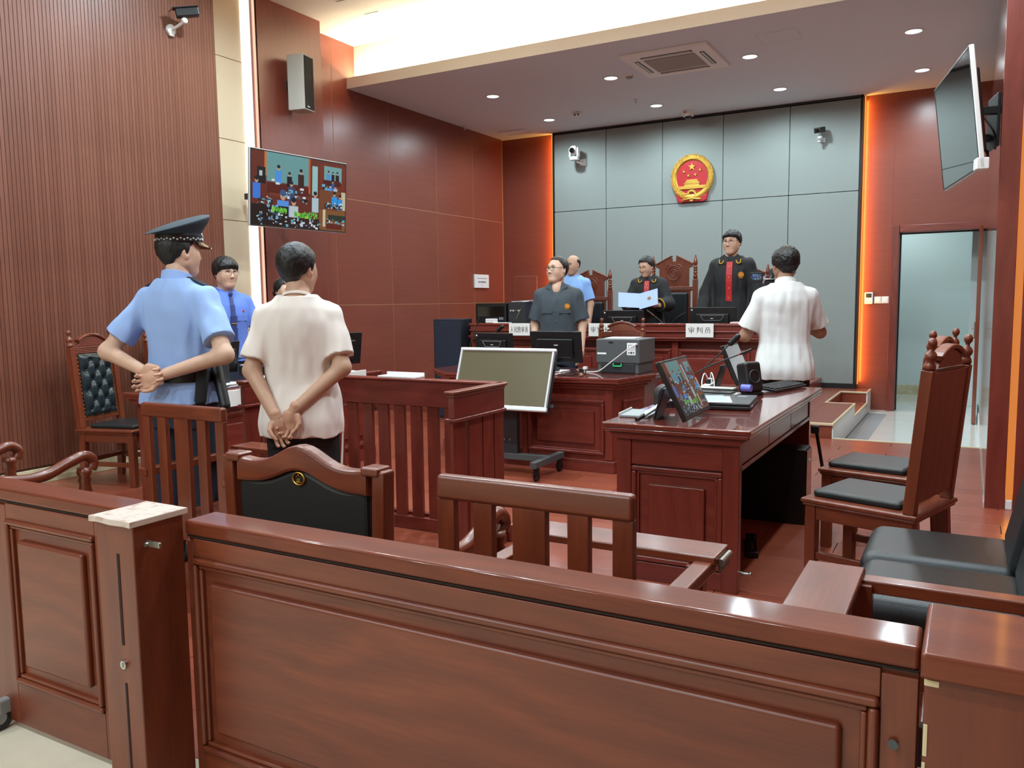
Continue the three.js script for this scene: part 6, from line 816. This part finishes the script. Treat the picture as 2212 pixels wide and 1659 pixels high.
// 1 the policeman: hands clasped behind the back, head turned to the bench
{
  const o = person({ height: 1.765, pos: [-3.53, 0, -2.84], turn: faceTo(-0.26, -0.965), fine: true, label: 'policeman in light blue shirt and peaked cap, hands clasped behind his back', head: [-0.5, -0.02, 0], hair: 'cap', skin: 'light',
    arms: { L: { el: [0.335, 1.125, -0.13], wr: [0.07, 1.035, -0.205], hand: { dir: [-0.85, -0.12, -0.05], palm: [0.1, -0.2, -1], curl: 0.75, thumb: 0.5 } }, R: { el: [-0.325, 1.11, -0.12], wr: [-0.03, 1.015, -0.215], hand: { dir: [0.9, -0.35, -0.12], palm: [-0.1, 0.1, -1], curl: 0.9, thumb: 0.2 } } },
    top: { mat: M.police, sleeve: 0.74, r0: 0.064, r1: 0.078, ease: 0.026, easeD: 0.026, hem: 0.865, flare: 0.12, folds: 0.008, belt: 1.0, collar: 0.03 }, trousers: M.navy });
  const { t, HP, scale } = o;
  const w = 0.012; lathe2('belt', t, [[0.972, 0.196, 0.15], [0.975, 0.203, 0.157], [1.024, 0.201, 0.155], [1.027, 0.194, 0.148]], M.blackP, (g) => scale(g.translate(0, 0, -0.008)));
  obj('holster', scale(merge([mv(B(0.055, 0.19, 0.085, 0, 0, 0, 0.02), -0.175, 0.955, -0.1, 0.12, 0.5, 0.1)])), M.blackCloth, t); obj('baton_pouch', scale(mv(merge([cyl(0.026, 0.03, 0.23, 0, 0, 0, 16), sph(0.03, 0, 0.115, 0), sph(0.026, 0, -0.115, 0)]), -0.235, 0.96, -0.035, 0.25, 0, -0.35)), M.blackP, t); obj('pouch', scale(mv(B(0.05, 0.09, 0.1, 0, 0, 0, 0.014), 0.19, 0.985, -0.07, 0, -0.4, 0)), M.blackP, t);
  obj('hip_button', scale(sph(0.009, 0.02, 0.845, -0.158, 1, 1, 0.5)), M.silver, t);
  for (const s of [-1, 1]) obj('epaulette', scale(mv(B(0.1, 0.008, 0.046, 0, 0, 0, 0.003), s * 0.12, 1.472, -0.012, 0, 0, -s * 0.42)), M.navy, t);
  const cap = lathe2('peaked_cap', t, [[0.05, 0.08, 0.1], [0.05, 0.0895, 0.11], [0.092, 0.091, 0.1115], [0.1, 0.1, 0.12, 0.06], [0.122, 0.128, 0.15, 0.22], [0.134, 0.137, 0.162, 0.3], [0.142, 0.134, 0.158, 0.33], [0.15, 0.11, 0.13, 0.34], [0.156, 0.05, 0.06, 0.34], [0.157, 0.001, 0.001, 0.34]], M.cap, HP);
  lathe2('cap_band', cap, [[0.049, 0.091, 0.1115], [0.051, 0.0925, 0.113], [0.085, 0.0935, 0.1145], [0.087, 0.0925, 0.113]], M.blackP, HP);
  const braid = []; for (let i = 0; i < 44; i++) { const a = i / 44 * PI * 2; braid.push(sph(0.0048, Math.sin(a) * 0.0945, 0.064 + (i % 2 ? 0.003 : -0.003), Math.cos(a) * 0.1155, 1.5, 1, 1, 8)); } obj('cap_braid', HP(merge(braid)), M.silver, cap);
  const vis = []; for (let j = 0; j < 2; j++) for (let i = 0; i <= 20; i++) { const a = (i / 20 - 0.5) * 2.2, r = j ? 1.42 : 1.0; vis.push([Math.sin(a) * 0.092 * (j ? 1.05 : 1), 0.052 - j * 0.028 * Math.cos(a), Math.cos(a) * (0.112 + j * 0.055 * Math.cos(a))]); }
  { const p = [], idx = []; for (const dz of [0, -0.005]) for (const q of vis) p.push(q[0], q[1] + dz, q[2]); const m = 21; for (const b of [0, 42]) for (let i = 0; i < 20; i++) idx.push(b + i, b + i + m, b + i + m + 1, b + i, b + i + m + 1, b + i + 1); for (let i = 0; i < 20; i++) idx.push(m + i, m + i + 42, m + i + 43, m + i, m + i + 43, m + i + 1); const g = new THREE.BufferGeometry(); g.setAttribute('position', new THREE.Float32BufferAttribute(p, 3)); g.setAttribute('uv', new THREE.Float32BufferAttribute(new Float32Array(p.length / 3 * 2), 2)); g.setIndex(idx); g.computeVertexNormals(); obj('visor', HP(g), M.blackGloss, cap); }
  obj('cap_badge', HP(merge([cyl(0.02, 0.018, 0.006, 0, 0.088, 0.118, 20, [PI / 2 - 0.2, 0, 0]), B(0.06, 0.022, 0.004, 0.0, 0.068, 0.1155, 0.002)])), M.silver, cap);
}
// 2 the accused: T-shirt, hands held behind
{
  const o = person({ height: 1.65, pos: [-2.775, 0, -2.9], turn: faceTo(-0.52, -0.85), fine: true, label: 'man in pale T-shirt standing in the dock with hands held behind him', head: [-0.42, 0.02, 0], hair: 'crop', skin: 'mid',
    arms: { L: { el: [0.225, 1.12, -0.07], wr: [0.085, 0.9, -0.195], hand: { dir: [-0.25, -0.96, -0.03], palm: [-0.5, -0.1, -1], curl: 0.6, thumb: 0.4 } }, R: { el: [-0.222, 1.13, -0.08], wr: [-0.0, 0.935, -0.185], hand: { dir: [0.35, -0.92, -0.02], palm: [0.1, 0, -1], curl: 0.7, thumb: 0.3 } } },
    top: { mat: M.tee, sleeve: 0.78, r0: 0.062, r1: 0.074, ease: 0.032, easeD: 0.032, hem: 0.79, flare: 0.06, folds: 0.008, collar: 0.008 }, trousers: M.blackCloth });
  obj('side_stripe', [B(0.004, 0.34, 0.028, -0.192, 0.68, -0.005, 0.001, 'y', [0, 0, 0.06]), B(0.004, 0.28, 0.008, -0.19, 0.66, 0.03, 0.001, 'y', [0, 0, 0.06])].map((g) => o.scale(g)), M.whiteCloth, o.t);
}
// 3, 4 prosecutors
{
  const o = person({ height: 1.755, pos: [-5.34, 0, -4.75], turn: faceTo(0.93, 0.3), label: 'prosecutor in blue shirt and dark tie with glasses, beside the policeman', head: [0.12, 0.03, 0], hair: 'bangs', glasses: { r: 0.0012, mat: M.darkGrey },
    arms: { L: down(1, { el: [0.245, 1.14, 0.02], wr: [0.2, 0.93, 0.16], hand: { dir: [0, -0.6, 0.8], palm: [0, -0.9, -0.4], curl: 0.25, thumb: 0.2 } }), R: down(-1) },
    top: { mat: M.pros, sleeve: 0.76, r0: 0.062, r1: 0.074, ease: 0.02, hem: 0.9, folds: 0.005, collar: 0.026, vee: true }, trousers: M.navy });
  const tz = (y) => chestZ(y, 0, 0.018) + 0.008; const pts = [[0.012, 1.452], [-0.012, 1.452], [-0.026, 1.2], [-0.036, 1.06], [0, 1.0], [0.036, 1.06], [0.026, 1.2]];
  obj('necktie', [[1.43, 0.014, 0.02], [1.36, 0.018, 0.02], [1.27, 0.024, 0.025], [1.17, 0.03, 0.02], [1.08, 0.034, 0.0]].map(([y, w], i, a) => i === a.length - 1 ? null : o.scale(mv(B(w * 2, a[i][0] - a[i + 1][0] + 0.006, 0.008, 0, 0, 0, 0.002), 0, (a[i][0] + a[i + 1][0]) / 2, (tz(a[i][0]) + tz(a[i + 1][0])) / 2, -Math.atan2(tz(a[i + 1][0]) - tz(a[i][0]), a[i][0] - a[i + 1][0])))).filter(Boolean), M.tie, o.t);
  obj('tie_knot', o.scale(sph(0.02, 0, 1.45, tz(1.43) + 0.004, 0.9, 1.0, 0.6)), M.tie, o.t); obj('tie_clip', o.scale(B(0.045, 0.006, 0.004, 0, 1.21, tz(1.21) + 0.008, 0.001)), M.gold, o.t);
  obj('lapel_badge', o.scale(sph(0.012, 0.09, 1.31, chestZ(1.31, 0.09, 0.018) + 0.006, 1, 1, 0.4)), M.red, o.t); for (const s of [-1, 1]) obj('breast_pocket', o.scale(mv(B(0.1, 0.05, 0.006, 0, 0, 0, 0.002), s * 0.08, 1.255, chestZ(1.255, 0.08, 0.018) + 0.001, 0, s * 0.3)), M.pros, o.t);
  person({ height: 1.6, pos: [-5.34, 0, -5.4], turn: faceTo(0.95, 0.25), label: 'woman prosecutor in blue shirt mostly hidden behind the man in the T-shirt', female: true, head: [0.1, 0.05, 0], hair: 'tied', glasses: { r: 0.0011, mat: M.gold }, arms: { L: down(1), R: down(-1) }, top: { mat: M.pros, sleeve: 0.74, ease: 0.014, hem: 0.88, folds: 0.004, collar: 0.024, vee: true }, trousers: M.navy });
}
// 5 the clerk
function roundBadge(o, x, y, ease, r, m1 = M.orange) { const z = chestZ(y, x, ease) + 0.006, ry = x * 3.2; obj('court_badge', [o.scale(mv(merge([cyl(r, r, 0.008, 0, 0, 0, 24, [PI / 2, 0, 0]), B(r * 1.3, r * 0.7, 0.008, 0, -r * 0.85, 0, 0.003)]), x, y + o.dy, z, 0, ry))], M.gold, o.t); obj('badge_centre', [o.scale(mv(cyl(r * 0.68, r * 0.68, 0.004, 0, 0, 0.006, 20, [PI / 2, 0, 0]), x, y + o.dy, z, 0, ry))], m1, o.t); }
{
  const E = 0.024, o = person({ height: 1.79, pos: [-3.42, 0, -7.02], turn: faceTo(0.28, 0.96), label: 'clerk in dark grey short-sleeved court shirt with black glasses', head: [-0.62, -0.08, 0.02], hair: 'receding', glasses: { r: 0.0019, mat: M.blackP }, gaze: -0.002, arms: { L: down(1), R: down(-1) },
    top: { mat: M.clerk, sleeve: 0.86, r0: 0.066, r1: 0.08, ease: E, hem: 0.84, flare: 0.05, folds: 0.0045, open: 0.006 }, trousers: M.navy });
  const cz = (y, x) => chestZ(y, x, E); // open collar: skin at the throat and two lapels
  obj('throat', o.scale(meshField((x, y, z) => smax(smax(ellF([0, 1.44, 0.03], [0.06, 0.09, 0.07])(x, y, z), Math.abs(x) - Math.max(0.002, (y - 1.35) * 0.55), 0.004), -0.0 + (1.345 - y), 0.004), [-0.08, 1.33, -0.05], [0.08, 1.54, 0.13], 0.005, () => SKIN.light)), M.skin, o.t);
  for (const s of [-1, 1]) obj('lapel', o.scale(mv(ext(shape(s > 0 ? [[0.0, -0.13], [0.052, 0.0], [0.1, 0.03], [0.088, 0.06], [0.05, 0.085]] : [[0.0, -0.13], [-0.05, 0.085], [-0.088, 0.06], [-0.1, 0.03], [-0.052, 0.0]]), 0.008, 0.002), s * 0.004, 1.43, 0.098, -0.3, s * 0.22)), M.clerk, o.t);
  roundBadge(o, 0.105, 1.285, E, 0.026); for (const s of [-1, 1]) obj('pocket_flap', o.scale(mv(B(0.11, 0.03, 0.005, 0, 0, 0, 0.002), s * 0.085, 1.235, cz(1.235, 0.085) + 0.002, 0, s * 0.32)), M.clerk, o.t); obj('shirt_button', [1.24, 1.15, 1.06, 0.98].map((y) => o.scale(sph(0.006, 0, y, cz(y, 0) + 0.003, 1, 1, 0.5, 8))), M.greyP, o.t);
}
// 6 assessor in light blue, 7 judge reading, 8 judge standing
person({ height: 1.63, pos: [-4.14, 0.28, -8.92], turn: faceTo(0.1, 1), label: 'balding man in light blue shirt standing behind the clerk at the bench', head: [-0.35, 0.12, 0], hair: 'ring', skin: 'mid', arms: { L: down(1), R: down(-1) }, top: { mat: M.sky, sleeve: 0.8, r0: 0.064, r1: 0.076, ease: 0.026, hem: 0.86, folds: 0.005, collar: 0.026, vee: true }, trousers: M.navy });
function robeFront(o, E, len = 0.42) {
  const d = o.dy, cz = (y) => chestZ(y, 0, E) + 0.004, seg = []; for (let i = 0; i < 6; i++) { const y0 = 1.42 - i * len / 6, y1 = y0 - len / 6; seg.push(o.scale(mv(B(0.062, len / 6 + 0.004, 0.008, 0, 0, 0, 0.002), 0, (y0 + y1) / 2 + d, (cz(y0) + cz(y1)) / 2, -Math.atan2(cz(y1) - cz(y0), y0 - y1)))); }
  obj('red_front', seg, M.redSilk, o.t); obj('gilt_button', [0.05, 0.16, 0.27, 0.37].filter((q) => q < len).map((q) => o.scale(sph(0.008, 0, 1.42 - q + d, cz(1.42 - q) + 0.006, 1, 1, 0.6, 10))), M.gold, o.t);
  for (const s of [-1, 1]) { obj('robe_collar', o.scale(mv(ext(shape(s > 0 ? [[0.0, 0.0], [0.03, -0.06], [0.115, -0.05], [0.1, 0.03], [0.06, 0.06]] : [[0.0, 0.0], [-0.06, 0.06], [-0.1, 0.03], [-0.115, -0.05], [-0.03, -0.06]]), 0.008, 0.002), s * 0.012, 1.445 + d, 0.1, -0.42, s * 0.25)), M.robe, o.t); obj('wheat_ear', o.scale(mv(merge([tube([[0, -0.03, 0.006], [s * 0.018, -0.02, 0.006], [s * 0.026, 0.018, 0.006]], 0.0055, 12, 6), tube([[0, -0.03, 0.006], [-s * 0.016, -0.012, 0.006], [-s * 0.02, 0.008, 0.006]], 0.0055, 12, 6)]), s * 0.082, 1.425 + d, 0.106, -0.42, s * 0.25)), M.yellow, o.t); }
}
{
  const E = 0.03, o = person({ height: 1.6, pos: [-3.24, 0.28, -9.03], turn: faceTo(0.14, 1), female: true, label: 'woman judge in black robe reading aloud from a blue folder', head: [-0.42, 0.3, 0.02], headShift: [-0.02, -0.02, 0.04], lids: 0.35, hair: 'tied', glasses: { r: 0.001, mat: M.gold },
    arms: { L: { el: [0.25, 1.13, 0.04], wr: [0.17, 1.12, 0.27], hand: { dir: [-0.8, 0.35, 0.45], palm: [0.2, 0.2, 1], curl: 0.6, thumb: 0.7, flip: false } }, R: { el: [-0.25, 1.13, 0.04], wr: [-0.19, 1.11, 0.27], hand: { dir: [0.45, 0.4, 0.7], palm: [0, 0.1, 1], curl: 0.6, thumb: 0.7 } } },
    top: { name: 'robe', mat: M.robe, sleeve: 2, r0: 0.072, r1: 0.085, r2: 0.085, ease: E, hem: 0.4, long: true, flare: 0.06, folds: 0.006, collar: 0.02, open: 0.004 }, trousers: M.blackCloth });
  robeFront(o, E, 0.3); for (const [s, w] of [['L', [0.185, 1.12, 0.225]]]) obj('gold_cuff', o.scale(mv(flat(new THREE.TorusGeometry(0.078, 0.007, 8, 28)), ...w, 0.2, -0.55)), M.yellow, o.t);
  const f = thing('folder', 'open blue document folder held up by the woman judge', 'folder', [-3.27, 0.28, -9.03], faceTo(0.14, 1));
  const page = (x0, x1, z0, z1, m, dz) => ext(shape([[x0, z0], [x1, z0 + 0.012], [x1, z1 + 0.012], [x0, z1]]), 0.004, 0.001, 0, 0, dz);
  const q = (g) => mv(g, 0, 1.06, 0.36, -0.75, 0.05, 0.12); obj('cover', q(merge([mv(page(-0.235, 0.0, -0.1, 0.12, 0, 0), 0, 0, 0, 0, 0.28), mv(page(0, 0.21, -0.11, 0.13, 0, 0), 0, 0, 0, 0, -0.2)])), M.paperBlue, f); obj('pages', q(merge([mv(page(-0.22, 0, -0.09, 0.11, 0, 0.0), 0, 0.005, -0.006, 0, 0.3), mv(page(0, 0.2, -0.1, 0.12, 0, 0), 0, 0.005, -0.006, 0, -0.22)])), M.paper, f); obj('cover_emblem', q(mv(cyl(0.02, 0.02, 0.003, 0, 0, 0, 20, [PI / 2, 0, 0]), 0.11, 0.02, 0.03, 0, -0.2)), M.brass, f);
}
{
  const E = 0.034, o = person({ height: 1.82, pos: [-2.265, 0.28, -8.93], turn: faceTo(0.05, 1), label: 'standing judge in black robe with red front and glasses, beside the cameraman', head: [-0.24, 0.02, 0.03], hair: 'full', glasses: { r: 0.0012, mat: M.darkGrey },
    arms: { L: { el: [0.25, 1.11, -0.02], wr: [0.28, 0.86, 0.07], hand: { dir: [0, -1, 0.1], palm: [-1, 0, 0], curl: 0.5, thumb: 0.4 } }, R: { el: [-0.25, 1.11, -0.02], wr: [-0.28, 0.86, 0.07], hand: { dir: [0, -1, 0.1], palm: [1, 0, 0], curl: 0.5, thumb: 0.4 } } },
    top: { name: 'robe', mat: M.robe, sleeve: 2, r0: 0.074, r1: 0.085, r2: 0.095, ease: E, hem: 0.3, long: true, folds: 0.007, flare: 0.08, open: 0.004 }, trousers: M.blackCloth });
  robeFront(o, E, 0.4); roundBadge(o, 0.115, 1.285, E, 0.03);
}
// 9 the cameraman
{
  const o = person({ height: 1.735, pos: [-1.17, 0, -6.12], turn: faceTo(-0.3, -0.95), fine: true, label: 'cameraman in white polo shirt filming with a camcorder', head: [0.25, -0.05, 0], hair: 'full', skin: 'tan',
    arms: { L: { el: [0.275, 1.1, 0.02], wr: [0.16, 1.2, 0.3], hand: { dir: [-0.35, 0.5, 0.7], palm: [-0.7, 0.6, 0.1], curl: 0.8, thumb: 0.5 } }, R: { el: [-0.265, 1.12, 0.12], wr: [-0.06, 1.2, 0.32], hand: { dir: [0.6, 0.4, 0.5], palm: [0.2, 0.6, -0.6], curl: 0.9, thumb: 0.5 } } },
    top: { mat: M.polo, sleeve: 0.8, r0: 0.064, r1: 0.078, ease: 0.034, easeD: 0.03, hem: 0.79, flare: 0.06, folds: 0.0075, collar: 0.026 }, trousers: M.blackCloth });
}
renderer.render(scene, camera);
